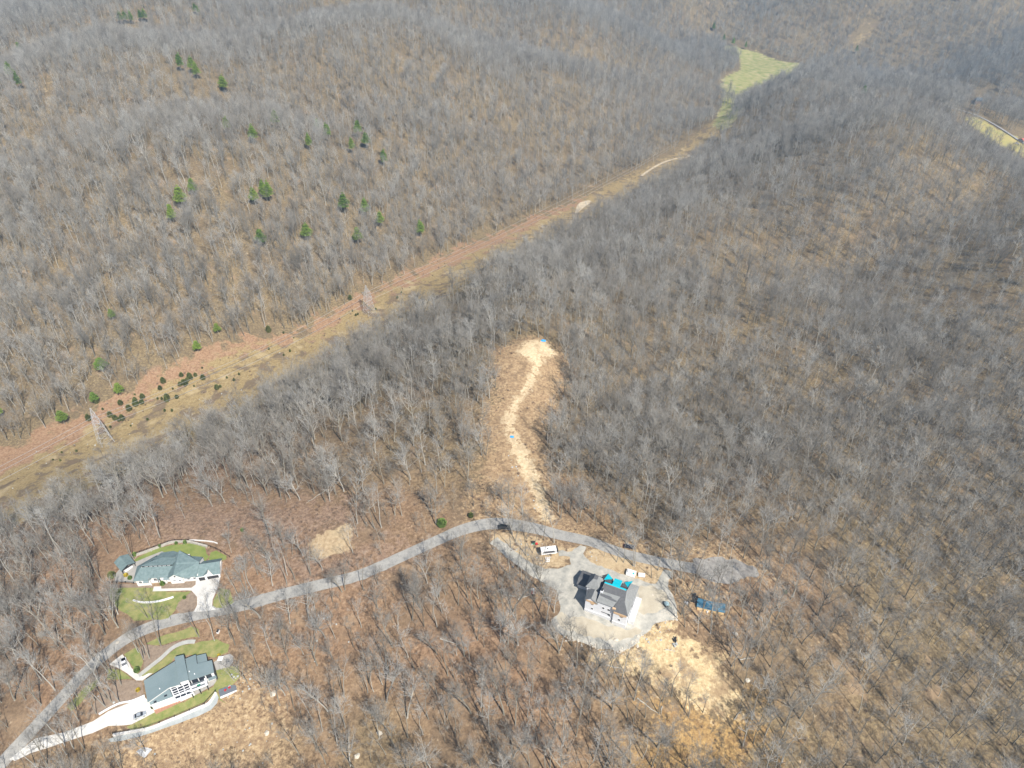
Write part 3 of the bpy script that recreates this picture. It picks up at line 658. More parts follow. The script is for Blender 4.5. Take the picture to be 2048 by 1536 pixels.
sl = MB(); sl.box(6.9,10.2,.3,.348,2.6,2.95); sl.prism([(9.3,.3),(10.6,.3),(10.6,.348),(9.3,.348)], [2.6,1.5,1.5,2.6], [2.95,2.95,2.95,2.95]); sl.build('stair_opening', M['opening'], H)
win(H, 8.2, 1.0, 2.2, 1.9, 17.5, 'right', opening=True); win(H, 3.5, 4.5, 1.2, 1.3, 17.5, 'right', opening=True)
rf = MB(); T_ = .22
# front gable roof, left
rf.slab([(-.3,-.35,7.5),(2.5,-.35,9.95),(2.5,4.3,9.95),(-.3,5.2,7.5)][::1], T_)
rf.slab([(2.5,-.35,9.95),(5.3,-.35,7.5),(5.3,3.6,7.5),(2.5,4.3,9.95)], T_)
# hip roof at the left rear
rf.slab([(-1.7,5.0,8.7),(3.9,5.0,8.7),(2.2,7.6,11.9),(.6,7.6,11.9)], T_); rf.slab([(-1.7,12.0,8.7),(-1.7,5.0,8.7),(.6,7.6,11.9),(.6,9.6,11.9)], T_)
rf.slab([(3.9,5.0,8.7),(4.6,6.5,8.7),(4.6,10.6,9.6),(2.2,9.6,11.9),(2.2,7.6,11.9)], T_)
# main slope, east hip
rf.slab([(4.6,-.1,8.75),(11.3,-.1,8.75),(14.2,6.8,12.6),(5.4,6.8,12.6)], T_)
rf.slab([(17.9,-.8,7.5),(18.2,14.6,7.5),(15.0,12.4,10.6),(14.6,6.9,12.6),(15.2,2.8,10.6)], T_)
rf.build('roof', M['grey_sh'], H)
rd = MB()
rd.slab([(.6,7.6,11.95),(2.2,7.6,11.95),(2.2,9.6,11.95),(.6,9.6,11.95)], .1); rd.slab([(3.2,12.2,8.7),(-1.7,12.0,8.7),(.6,9.6,11.9),(2.2,9.6,11.9),(4.6,10.6,9.6)], T_)
rd.slab([(11.3,-.75,7.45),(17.9,-.8,7.5),(15.2,2.8,10.55),(12.6,2.8,10.55)], T_)
rd.slab([(12.6,2.8,10.55),(15.2,2.8,10.55),(14.6,6.9,12.55),(14.15,6.7,12.55)], T_)
# rear slopes
rd.slab([(14.4,7.0,12.55),(5.4,7.0,12.55),(4.6,12.6,8.2),(16.0,13.0,8.2)][::-1], T_)
# pieces of darker felt laid on the main slope
n_s = Vector((0, -(12.6-8.75), 6.9)).normalized()
def ms(x, y, d=.05): return (x, y, 8.75+(y+.1)*(3.85/6.9)+d)
rd.slab([ms(5.3,3.9),ms(13.0,4.1),ms(14.1,6.6),ms(5.5,6.6)], .04); rd.slab([ms(5.2,2.3),ms(9.6,1.9),ms(12.0,1.9),ms(12.2,2.4),ms(9.9,2.7),ms(9.8,3.1),ms(5.3,3.1)], .04)
rd.build('roof', M['dark_sh'], H)
cy = MB(); cy.slab([(5.4,6.75,12.7),(14.4,6.75,12.7),(14.4,7.35,12.72),(5.4,7.35,12.72)], .05)
cy.slab([(8.4,7.4,12.4),(11.6,7.4,12.4),(11.6,11.6,11.4),(8.4,11.6,11.4)], .12)
cy.build('roof', M['cyan'], H)['label'] = 'turquoise roofing membrane along the ridge and dormer'
dm = MB(); dm.box(8.5,11.5,8.0,11.4,8.0,11.2); dm.build('dormer', M['wrap'], H)
cg = MB(); cg.slab([(4.5,9.6,10.9),(7.6,12.0,9.9),(5.0,14.2,9.5)], .1); cg.build('gable_roof', M['cyan'], H)['label'] = 'turquoise triangular roof piece on the left rear gable'
cg = MB(); cg.slab([(14.9,9.0,11.4),(15.2,14.8,9.4),(12.3,12.3,9.9)], .1); cg.build('gable_roof', M['cyan'], H)['label'] = 'turquoise triangular roof piece on the right rear gable'
dg = MB(); dg.slab([(4.5,9.7,10.85),(5.0,14.2,9.45),(2.8,12.6,8.9)], .1); dg.build('gable_roof', M['dark_sh'], H); dg = MB(); dg.slab([(14.8,9.0,11.35),(12.3,12.3,9.85),(11.7,9.2,11.3)], .1); dg.build('gable_roof', M['dark_sh'], H); dg = MB(); dg.slab([(4.6,9.5,10.85),(7.6,12.0,9.85),(8.3,8.4,11.6)], .1); dg.build('gable_roof', M['dark_sh'], H)
ch = MB(); ch.box(4.9,6.0,3.2,5.6,7.5,11.3); c_ = ch.build('chimney', M['wrap'], H)
b_ = MB(); b_.box(5.1,5.8,3.6,5.2,11.3,11.6); b_.build('chimney_cap', M['darktrim'], c_)
# low rear wing on the left
lw = MB(); lw.box(-6.2,-1.3,9.3,16.2,-3,2.8); lw.build('wall', M['block'], H)
lr = MB(); lr.slab([(-6.6,9,2.8),(-1.3,9,2.8),(-1.3,11.4,4.4),(-6.6,11.4,4.4)], .18); lr.slab([(-6.6,11.4,4.4),(-1.3,11.4,4.4),(-1.3,16.6,2.8),(-6.6,16.6,2.8)], .18); lr.build('roof', M['dark_sh'], H)
st = MB(); st.box(17.7,20.0,2.5,14.5,-2,.55); st.box(17.7,19.2,4,13,.55,.75); st.build('terrace', M['block'], H)

# ------------------------------------------------------------------ house with the blue grey gabled roof
aP = P(200+540/7.314, 1060+810/7.314, -9.5); az = Z(aP[0]+15, aP[1]+5)
H = empty('gabled_house', (aP[0], aP[1], az), R(4), 'long white house with blue grey shingle roofs and garage, behind the bright lawn', 'house')
w_ = MB()
w_.box(.2,5.9,.2,7.2,-2,3.35); w_.box(5.9,14.8,1.2,12.5,-2,3.35); w_.box(14.8,20.3,0,12.2,-2,4.3); w_.box(20.3,26.2,.7,9.6,-2,4.0)
w_.build('wall', M['white'], H)
w_ = MB(); gable(w_, 14.8, 20.3, .0, 4.3, 6.2, .2); w_.build('gable_wall', M['white'], H); w_ = MB(); w_.box(10.7,12.8,.5,1.3,-2,3.3); w_.build('bay_wall', M['white'], H)
r_ = MB(); T_ = .25
r_.slab([(-.4,-.3,3.4),(5.9,-.3,3.4),(5.9,.6,3.7),(14.6,.6,3.7),(15.4,5.2,5.5),(1.6,5.2,5.5)], T_)           # front slope, left
r_.slab([(-.4,-.3,3.4),(1.6,5.2,5.5),(.9,6.0,5.2),(-1.3,7.4,3.6)], T_)                                   # left hip
r_.slab([(-1.3,7.4,3.6),(.9,5.9,5.2),(6.2,10.6,5.2),(5.4,13.2,3.6)], T_)                                  # low rear roof
r_.slab([(1.8,5.15,6.5),(15.6,5.15,6.5),(16.2,9.4,5.9),(8.6,9.8,5.8)], T_)                                # clerestory roof
r_.slab([(8.6,9.8,5.8),(12.2,9.6,6.1),(12.4,14.6,4.2),(7.2,14.0,4.2)], T_); r_.slab([(12.2,9.6,6.1),(16.2,9.4,6.4),(15.4,13.4,4.3),(12.4,14.6,4.2)], T_)
r_.slab([(1.8,5.2,6.45),(8.6,9.8,5.75),(7.2,14.0,4.2),(5.4,9.6,4.9)], T_)
r_.slab([(14.3,-.5,4.15),(17.55,-.5,6.45),(16.4,12.4,6.9),(13.9,5.5,4.6)], T_)                              # front gable, left slope
r_.slab([(17.55,-.5,6.45),(20.6,-.5,4.15),(26.5,-.1,3.9),(26.9,5.6,6.6),(17.0,5.6,6.75)], T_)               # right slope to the eave
r_.slab([(17.0,5.6,6.75),(26.9,5.6,6.6),(26.6,9.9,4.6),(21.5,10.6,4.8),(16.4,12.4,6.9)], T_)               # rear slope
r_.build('roof', M['shingle'], H)
c_ = MB(); c_.box(2.2,15.2,5.3,5.5,5.2,6.3); cw = c_.build('clerestory_wall', M['darktrim'], H)
for i in range(6): win(H, 4.1+i*1.9, 5.62, 1.2, .62, 5.3, name='clerestory_window')
e_ = MB(); e_.add([(26.95,5.6,6.4),(26.95,5.6,4),(26.95,9.7,4),(26.95,9.7,4.5)],[(0,1,2,3)]); e_.box(26.5,26.9,.5,9.4,-2,3.95); e_.build('end_wall', M['white'], H)
# garage wing, turned a little
ga = empty('garage_wing', (25.9, .25, 0), R(7)); ga.parent = H
gw = MB(); gw.box(.1,9.8,0,7.6,-2,3.1); gable(gw, 3.0, 7.2, -.15, 3.1, 4.5, .2); gable(gw, -.01, 7.5, 0, 3.1, 3.1); gw.build('wall', M['white'], ga)
gr = MB(); gr.slab([(-.3,-.3,3.2),(2.9,-.3,3.2),(5.1,-.3,4.75),(5.1,2.0,4.75),(7.3,-.3,3.2),(10.2,-.3,3.2),(10.2,4.2,6.1),(.3,4.2,6.1)], .25)
gr.slab([(.3,4.2,6.1),(10.2,4.2,6.1),(10.2,8.2,3.3),(-.2,8.2,3.3)], .25); gr.build('roof', M['shingle'], ga)
gb = MB(); gb.box(-.1,10.1,-.42,-.3,2.75,3.1); gb.build('fascia', M['whitetrim'], ga)
for x0, x1 in ((.9,3.5),(4.4,9.2)):
    d_ = MB(); d_.box(x0,x1,-.06,.02,0,2.5); dd = d_.build('garage_door', M['darktrim'], ga)
    f_ = MB(); f_.box(x0-.15,x0,-.12,.0,0,2.6); f_.box(x1,x1+.15,-.12,.0,0,2.6); f_.box(x0,x1,-.12,.0,2.5,2.62); f_.build('door_frame', M['whitetrim'], dd)
for x, z, ww, hh in ((17.4,3.9,.9,1.2),(16.6,1.3,1.1,.9),(18.9,1.3,1.1,.9)): win(H, x, z, ww, hh, 0)
for x, y in ((22.3,.7),(24.9,.7)): win(H, x, 1.0, 1.1, 1.4, y)
win(H, 2.0, .9, 1.3, 1.5, .2); win(H, 8.0, .8, 1.4, 1.8, 1.2)
b_ = MB(); b_.slab([(21.0,-.1,2.9),(23.6,-.1,2.9),(23.6,1.0,3.7),(21.0,1.0,3.7)], .2); b_.build('porch_roof', M['metalroof'], H); b_ = MB(); b_.slab([(3.7,-.9,2.5),(5.9,-.9,2.5),(5.9,.9,3.8),(3.7,.9,3.8)], .2); b_.build('porch_roof', M['metalroof'], H)
b_ = MB(); b_.slab([(12.2,-.3,3.0),(14.7,-.3,3.0),(14.7,1.2,4.0),(12.2,1.2,4.0)], .15); b_.build('porch_roof', M['metalroof'], H)
b_ = MB(); b_.box(9.0,10.1,.9,1.25,0,2.2); b_.build('front_door', M['darktrim'], H)
b_ = MB(); b_.slab([(6.0,-.2,2.9),(8.0,1.2,4.2),(8.0,4.0,4.5),(6.0,4.0,3.9)], .15); b_.slab([(8.0,1.2,4.2),(10.4,-.2,2.9),(10.4,4,3.9),(8.0,4.0,4.5)], .15); b_.build('porch_roof', M['shingle'], H)
for x in (6.2,10.2): b_ = MB(); b_.box(x-.1,x+.1,-.1,.1,-1,2.9); b_.build('porch_post', M['whitetrim'], H)

# open pavilion with its seats
pz = Z(*P(200+355/7.314, 1060+480/7.314, -9)[:2]); pc = P(200+355/7.314, 1060+470/7.314, pz+3)
H = empty('pavilion', (pc[0], pc[1], Z(pc[0], pc[1])), R(-42), 'open dark timber pavilion with a blue grey gable roof left of the long white house', 'pavilion')
r_ = MB(); r_.slab([(-3.6,-3.2,2.7),(3.6,-3.2,2.7),(3.6,0,4.2),(-3.6,0,4.2)], .15); r_.slab([(-3.6,0,4.2),(3.6,0,4.2),(3.6,3.2,2.7),(-3.6,3.2,2.7)], .15); r_.build('roof', M['shingle'], H)
for x in (-3.1,3.1):
    for y in (-2.8,2.8): b_ = MB(); b_.box(x-.14,x+.14,y-.14,y+.14,-.8,2.6); b_.build('post', M['darktrim'], H)
b_ = MB(); b_.box(-3.3,3.3,-2.9,-2.7,2.35,2.6); b_.box(-3.3,3.3,2.7,2.9,2.35,2.6); b_.box(-3.25,-3.0,-2.7,2.7,2.3,2.6); b_.box(3.0,3.25,-2.7,2.7,2.3,2.6); b_.build('beam', M['darktrim'], H)
b_ = MB(); b_.box(2.0,2.9,-1.8,1.8,0,.45); b_.box(2.7,2.95,-1.8,1.8,.45,.9)
t_ = b_.build('outdoor_sofa', M['whitetrim']); t_.matrix_world = Matrix.Translation((pc[0], pc[1], Z(pc[0], pc[1])+.1)) @ Matrix.Rotation(R(-42), 4, 'Z')
tag(t_, 'white outdoor sofa under the edge of the timber pavilion', 'sofa')

# ------------------------------------------------------------------ lower left house with the white pergola
bP = P(240+490/7.68, 1270+1140/7.68, -15); bz = Z(bP[0]+8, bP[1]+10)
BR = R(29)
def LB(x, y):      # yaw-0 offsets measured on the ground to the house frame
    c, s = math.cos(BR), math.sin(BR); return (x*c+y*s, -x*s+y*c)
H = empty('pergola_house', (bP[0], bP[1], bz), BR, 'flat slate blue roofed house with a white pergola grid on its front', 'house')
def L3(pts_): return [(*LB(x, y), z) for x, y, z in pts_]
r_ = MB()
r_.slab(L3([(-.7,.7,5.0),(5.03,6.56,5.0),(9.09,7.8,5.2),(3.45,17.6,5.2),(-5.73,9.34,5.0)]), .3)
r_.slab(L3([(0,.46,3.5),(7.3,3.8,3.5),(5.03,6.56,4.2),(-.4,.95,4.2)]), .2)
r_.slab(L3([(9.09,7.8,6.6),(12.42,9.0,6.6),(6.56,19.5,6.6),(3.3,18.5,6.6)]), .35)
r_.slab(L3([(12.42,8.9,5.9),(20.9,12.4,5.9),(18.36,17.56,5.9),(12.96,16.01,5.9),(11.05,19.97,5.9),(7.55,18.12,5.9)]), .3)
r_.slab(L3([(12.96,16.05,5.2),(16.3,17.6,5.2),(14.64,20.87,5.2),(11.1,19.9,5.2)]), .25)
r_.slab(L3([(18.0,11.6,3.0),(20.8,12.9,3.0),(21.4,11.7,3.0),(18.7,10.4,3.0)]), .2)
r_.build('roof', M['metalroof'], H)
w_ = MB()
def wl(pts_, z0, z1, inset=.0): w_.prism([LB(x, y) for x, y in pts_], z0, z1)
wl([(-.2,.9),(8.5,4.6),(13.6,6.8),(11.8,10.4),(8.7,7.6),(3.2,17.0),(-5.0,9.1)], -3, 2.6); wl([(-.2,.9),(6.8,4.1),(4.9,6.4),(-.6,1.4)], 2.6, 3.3); wl([(-.5,1.1),(5.0,6.8),(8.9,7.9),(3.3,17.2),(-5.3,9.2)], 3.3, 4.7)
wl([(9.2,8.2),(12.0,9.3),(6.4,18.9),(3.8,18.1)], -3, 6.25); wl([(12.5,9.4),(20.4,12.7),(18.0,17.2),(12.7,15.6),(10.9,19.4),(7.9,17.9)], -3, 5.6)
wl([(12.9,16.0),(15.9,17.5),(14.5,20.4),(11.3,19.5)], -3, 4.95)
w_.build('wall', M['white'], H)
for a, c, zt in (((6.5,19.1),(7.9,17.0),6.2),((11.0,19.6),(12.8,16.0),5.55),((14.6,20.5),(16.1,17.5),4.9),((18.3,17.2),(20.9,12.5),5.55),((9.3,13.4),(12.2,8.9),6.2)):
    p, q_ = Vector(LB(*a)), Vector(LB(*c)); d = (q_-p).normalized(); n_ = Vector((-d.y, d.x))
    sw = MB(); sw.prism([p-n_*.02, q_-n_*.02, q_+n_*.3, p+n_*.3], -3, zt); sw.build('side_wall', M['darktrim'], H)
p, q_ = Vector(LB(12.6,9.35)), Vector(LB(20.3,12.6))
for s0, s1 in ((.03,.3),(.34,.62),(.66,.9)):
    d = (q_-p).normalized(); n_ = Vector((d.y, -d.x)); a_, c_ = p.lerp(q_, s0), p.lerp(q_, s1)
    gw_ = MB(); gw_.prism([a_+n_*.12, c_+n_*.12, c_-n_*.02, a_-n_*.02], 2.85, 5.3); gw_.build('window', M['glass'], H)
fz = MB(); fz.prism([LB(*p) for p in ((-.1,.45),(7.4,3.75),(7.3,3.95),(-.2,.65))], 2.1, 3.28); fz.build('fascia', M['whitetrim'], H)
bb = MB(); bb.prism([LB(*p) for p in ((-.1,.55),(8.6,4.3),(8.4,4.6),(-.2,.85))], -4, -1.2); bb.build('brick_base', M['brickred'], H)
for fx_, fy_ in ((1.5,1.45),(4.6,3.9)):
    x, y = LB(fx_, fy_); s_ = MB(); s_.box(x-.5,x+.5,y-.3,y+.3,3.7,4.0); s_.build('skylight', M['glass'], H)
for fx_, fy_ in ((1.9,6.0),(11.2,12.6),(13.6,11.6)):
    x, y = LB(fx_, fy_); s_ = MB(); s_.tube((x,y,5),(x,y,5.45 if fx_ < 5 else 6.3),.2,n=8); s_.build('roof_vent', M['whitetrim'], H)
# pergola in its own frame: front edge from (8.55,2.78) to (14.24,5.4)
pg = MB(); A0 = Vector(LB(8.55,2.78)); A1 = Vector(LB(14.24,5.4)); B0 = Vector(LB(5.4,6.9)); B1 = Vector(LB(11.0,9.9))
def bil(s, t, z): p = (A0*(1-s)+A1*s)*(1-t)+(B0*(1-s)+B1*s)*t; return (p.x, p.y, z+1.3*t)
def beam(s0, t0, s1, t1, w): 
    p, q = Vector(bil(s0,t0,3.1)), Vector(bil(s1,t1,3.1)); d = (q-p).normalized(); n_ = Vector((-d.y, d.x, 0))*w/2
    vs_ = [p-n_, q-n_, q+n_, p+n_]; pg.slab(vs_, .14)
for t, wdt in ((0,.35),(.26,.7),(.44,.22),(.62,.2),(.81,.2),(1,.3)): beam(0, t, 1, t, wdt)
for s, wdt in ((0,.3),(.33,.2),(.66,.2),(1,.35)): beam(s, 0, s, 1, wdt)
pg.build('pergola', M['whitetrim'], H)
for s in (0.03,.97):
    x, y, z = bil(s, .3, 3); p_ = MB(); p_.box(x-.12,x+.12,y-.12,y+.12,-3,3); p_.build('pergola_post', M['whitetrim'], H)
gf = MB(); gf.add([bil(.02,.03,2.7),bil(.98,.03,2.7),bil(.98,.97,2.7),bil(.02,.97,2.7)],[(0,1,2,3)]); gf.build('glass_roof', M['glass'], H)
# balcony and terrace
bd = MB(); bd.prism([LB(*p) for p in ((13.0,5.9),(18.6,8.6),(16.6,12.2),(11.4,9.6))], 2.5, 2.8); bd.build('balcony', M['deck'], H)
rl = MB()
for a, c in (((13.0,5.9),(18.6,8.6)),((18.6,8.6),(16.9,11.9)),((12.3,7.3),(17.8,10.0))):
    p, q = Vector((*LB(*a),0)), Vector((*LB(*c),0)); d = (q-p).normalized(); n_ = Vector((-d.y,d.x,0))*.14
    wdt = 1 if a != (18.6,8.6) else 3; rl.prism([(p-n_*wdt)[:2], (q-n_*wdt)[:2], (q+n_*wdt)[:2], (p+n_*wdt)[:2]], 2.8, 3.7)
rl.build('parapet', M['whitetrim'], H)
for fx_, fy_ in ((13.2,6.0),(15.9,7.3),(18.5,8.6),(20.9,12.2)): x, y = LB(fx_, fy_); p_ = MB(); p_.box(x-.15,x+.15,y-.15,y+.15,-3,2.5); p_.build('post', M['darktrim'], H)
t_ = empty('patio_table', (0,0,0), 0, 'round green patio table with chairs on the balcony', 'table')
tp = Vector(LB(15.5,8.7)); t_.matrix_world = Matrix.Translation((bP[0],bP[1],bz)) @ Matrix.Rotation(BR,4,'Z') @ Matrix.Translation((tp.x,tp.y,2.8))
b_ = MB(); b_.tube((0,0,.68),(0,0,.74),.75,n=16); b_.build('tabletop', M['green'], t_); b_ = MB(); b_.tube((0,0,0),(0,0,.68),.08,n=8); b_.tube((0,0,0),(0,0,.05),.35,n=8); b_.build('leg', M['green'], t_)

# ------------------------------------------------------------------ fences, walls, deck
def rail_fence(name, px, label, cat, h=1.25, gap=3.0, m=None, post=.09, rails=(.35,.8,1.2), world=None):
    line = smooth_line(px, 4) if world is None else np.array(world); E = empty(name, (line[0][0], line[0][1], Z(*line[0])), 0, label, cat)
    L = np.concatenate([[0], np.cumsum(np.hypot(*np.diff(line, axis=0).T))]); k = max(2, int(L[-1]/gap)+1)
    s_ = np.linspace(0, L[-1], k); X = np.interp(s_, L, line[:, 0]); Y = np.interp(s_, L, line[:, 1]); Zs = Zv(X, Y)
    o = Vector((line[0][0], line[0][1], Z(*line[0])))
    for x, y, z in zip(X, Y, Zs):
        b_ = MB(); b_.box(x-o.x-post, x-o.x+post, y-o.y-post, y-o.y+post, z-o.z-.3, z-o.z+h); b_.build('post', m or M['blackrail'], E)
    b_ = MB()
    for i in range(k-1):
        for rz in rails: b_.tube((X[i]-o.x,Y[i]-o.y,Zs[i]-o.z+rz), (X[i+1]-o.x,Y[i+1]-o.y,Zs[i+1]-o.z+rz), .05, n=4)
    b_.build('rail', m or M['blackrail'], E); return E
def low_wall(name, px, label, cat, h, th, m, off=0):
    line = smooth_line(px, 4); d = np.gradient(line, axis=0); d /= np.linalg.norm(d, axis=1)[:, None]; n_ = np.stack([-d[:, 1], d[:, 0]], 1)*th/2
    b_ = MB(); z = Zv(line[:, 0], line[:, 1]); c0 = line[0]; z0 = z[0]; vs_ = []
    for p, q, zz in zip(line-n_, line+n_, z): vs_ += [(p[0]-c0[0],p[1]-c0[1],zz-z0-1),(q[0]-c0[0],q[1]-c0[1],zz-z0-1),(q[0]-c0[0],q[1]-c0[1],zz-z0+h),(p[0]-c0[0],p[1]-c0[1],zz-z0+h)]
    fs = [(0,1,2,3)]; k = len(line)
    for i in range(k-1):
        for j in range(4): fs.append((4*i+j, 4*(i+1)+j, 4*(i+1)+(j+1) % 4, 4*i+(j+1) % 4))
    fs.append((4*k-1,4*k-2,4*k-3,4*k-4)); b_.add(vs_, fs); o = b_.build(name, m); o.location = (c0[0], c0[1], z0); return tag(o, label, cat)
fl = zA([(485,362),(620,320),(850,240),(950,200),(1060,165),(1180,158),(1300,160),(1440,195),(1600,245),(1720,290),(1810,345),(1900,400)])
rail_fence('rail_fence', fl, 'black rail fence curving above the lawn behind the long white house', 'fence')
low_wall('stone_wall', zA([(490,385),(630,342),(850,262),(950,222),(1060,187),(1180,180),(1300,182),(1440,215),(1570,250)]), 'low curved stone retaining wall at the foot of the black rail fence', 'wall', .9, .9, M['stone'])
rail_fence('rail_fence', zA([(135,775),(250,778),(380,775),(500,785)]), 'short dark rail fence in front of the paved patio', 'fence')
low_wall('garden_wall', zA([(490,1035),(600,1062),(750,1065),(900,1040),(1000,1012),(1080,985)]), 'white curved garden wall on the front lawn', 'wall', .7, .55, M['whitetrim'])
low_wall('kerb_wall', zA([(1310,150),(1420,155),(1560,165),(1660,180),(1720,200)]), 'white stone edging leading off the black rail fence', 'wall', .4, .5, M['concrete_w'])
low_wall('kerb_wall', z1([(640,1190),(760,1125),(850,1105),(935,1070)]), 'white concrete kerb along the upper edge of the long driveway', 'wall', .6, .5, M['whitetrim'])
rw = z3([(-100,1545),(100,1510),(460,1440),(710,1340),(960,1240),(1210,1130),(1330,1080),(1400,1020),(1480,895)])
low_wall('retaining_wall', rw, 'pale blue grey retaining wall with dark posts above the gravel path', 'wall', .9, .8, M['concrete_w'])
rail_fence('rail_fence', [(a, c-1.2) for a, c in rw], 'thin dark wire railing on top of the pale retaining wall', 'fence', h=1.9, gap=5.2, rails=(1.5,1.85), post=.07)
dz_ = Z(*P(240+1640/7.68, 1270+860/7.68, -16)[:2]); dP = P(240+1525/7.68, 1270+905/7.68, dz_+.8)
H = empty('viewing_deck', (dP[0], dP[1], dz_), R(27), 'slate grey wooden deck with a white front edge on the slope below the house', 'deck')
b_ = MB(); b_.box(0,6.4,-1.4,1.9,.6,.8); b_.build('deck_floor', M['deck'], H); b_ = MB(); b_.box(0,6.4,-1.55,-1.41,-.3,.85); b_.build('front_skirt', M['whitetrim'], H)
for x in (.1,3.2,6.3): b_ = MB(); b_.box(x-.08,x+.08,-1.4,-1.25,-2.5,.6); b_.build('leg', M['wood'], H)
for i, (x, y) in enumerate(((2.4,.3),(4.0,.7))):
    c_ = empty('garden_chair', (0,0,0), 0, ['red garden chair on the grey deck, the one nearer the gravel path','red garden chair on the grey deck, the one farther from the gravel path'][i], 'chair', 'red chairs on the deck')
    c_.matrix_world = Matrix.Translation((dP[0],dP[1],dz_+.8)) @ Matrix.Rotation(R(27+200),4,'Z')
    c_.location = Matrix.Translation((dP[0],dP[1],dz_+.8)) @ (Matrix.Rotation(R(27),4,'Z') @ Vector((x,y,0)))
    b_ = MB(); b_.prism([(-.35,-.35),(.35,-.35),(.3,.3),(-.3,.3)], [.38,.38,.28,.28], [.42,.42,.32,.32]); b_.build('seat', M['red'], c_)
    b_ = MB(); b_.slab([(-.35,.28,.3),(.35,.28,.3),(.28,.6,1.05),(-.28,.6,1.05)], .05); b_.build('backrest', M['red'], c_)
    for sx in (-.33,.33):
        b_ = MB(); b_.box(sx-.04,sx+.04,-.35,-.27,0,.55); b_.build('leg', M['red'], c_); b_ = MB(); b_.box(sx-.04,sx+.04,.3,.38,0,.55); b_.build('leg', M['red'], c_)
        b_ = MB(); b_.box(sx-.08,sx+.08,-.4,.42,.55,.59); b_.build('armrest', M['red'], c_)

# ------------------------------------------------------------------ vehicles
def car(u, v, yaw, paint, label, kind='sedan', name='parked_car', cat='car'):
    g_ = G(u, v); E = empty(name, g_+Vector((0,0,.12)), yaw, label, cat)
    L, W, h = (4.75,1.85,1.42) if kind == 'sedan' else (5.2,2.0,1.8)
    pr = [(-.5,.32),(-.495,.62),(-.46,.8),(-.3,.86),(-.02,.9),(.2,.9),(.3,.93),(.47,.9),(.495,.7),(.5,.35)] if kind == 'sedan' else [(-.5,.4),(-.495,.8),(-.46,.98),(-.3,1.04),(.0,1.06),(.3,1.08),(.48,1.08),(.5,.9),(.5,.42)]
    b_ = MB(); n = len(pr); rows = [(-.5,.0),(-.46,.05),(.46,.05),(.5,.0)]; vs_ = []
    for yy, up_ in rows:
        for x, z in pr: vs_.append((-x*L*(1 if up_ else .985), yy*W, z+(up_ if z > .5 else 0)))
    fs = [(i+r*n, i+1+r*n, i+1+(r+1)*n, i+(r+1)*n) for r in range(3) for i in range(n-1)]+[tuple(range(n))[::-1], tuple(range(3*n, 4*n))]
    fs += [(r*n, (r+1)*n, (r+1)*n+n-1, r*n+n-1) for r in range(3)]
    b_.add(vs_, fs); b_.build('body', paint, E)
    if kind == 'pickup': c0, c1, c2, c3 = .24, .1, -.1, -.16
    else: c0, c1, c2, c3 = (.24, .09, -.22, -.38)
    if kind == 'suv': c2, c3 = -.36, -.45
    zb = pr[4][1]+.04; zt = h
    gl = MB(); lo = [(c0*L,-.46*W),(c0*L,.46*W),(c3*L,.46*W),(c3*L,-.46*W)]; hi = [(c1*L,-.38*W),(c1*L,.38*W),(c2*L,.38*W),(c2*L,-.38*W)]
    gl.add([(*p,zb) for p in lo]+[(*p,zt-.04) for p in hi], [(0,1,5,4),(1,2,6,5),(2,3,7,6),(3,0,4,7),(4,5,6,7)]); gl.build('windows', M['glass'], E)
    rf_ = MB(); rf_.prism([(p[0]*.98, p[1]) for p in (hi[0],hi[1],hi[2],hi[3])], zt-.05, zt+.02); rf_.build('roof', paint, E)
    if kind == 'pickup': b_ = MB(); b_.box(-.47*L,-.18*L,-.4*W,.4*W,1.06,1.13); b_.build('cargo_bed', M['darktrim'], E)
    for sx in (.3,-.3):
        for sy in (-1,1):
            t_ = MB(); t_.tube((sx*L,sy*W*.4,.34),(sx*L,sy*W*.5,.34),.34,n=14); tt = t_.build('wheel', M['tyre'], E)
            r2 = MB(); r2.tube((sx*L,sy*W*.5,.34),(sx*L,sy*(W*.5+.02),.34),.2,n=10); r2.build('rim', M['rim'], tt)
    for sy in (-1,1):
        l_ = MB(); l_.box(L*.485,L*.503,sy*W*.34-.18,sy*W*.34+.18,.6,.75); l_.build('headlight', M['whitetrim'], E)
        l_ = MB(); l_.box(-L*.503,-L*.485,sy*W*.36-.15,sy*W*.36+.15,.62,.78); l_.build('tail_light', M['red'], E)
    return E
pb = mat('black car paint', (.012,.012,.03), .25, spec=.6); ps_ = mat('silver car paint', (.45,.49,.53), .35, metal=.3, spec=.5); pw = mat('white car paint', (.78,.78,.8), .35, spec=.5); pdk = mat('dark grey car paint', (.03,.035,.035), .4, spec=.4)
car(1258, 1095, R(-10), pb, 'black sedan parked on the far verge of the road above the unfinished house')
car(1008, 1056, R(8), pdk, 'dark grey off road car on the bend of the road', 'suv')
car(281, 1432, R(24), ps_, 'silver blue sedan parked on the wide pale driveway of the house with the pergola')
car(250, 1329, R(-58), pw, 'white pickup truck at the top of the short curved drive', 'pickup', 'pickup_truck', 'pickup truck')
car(2034, 288, R(-30), pw, 'white car beside the red roofed house in the far valley', 'suv')

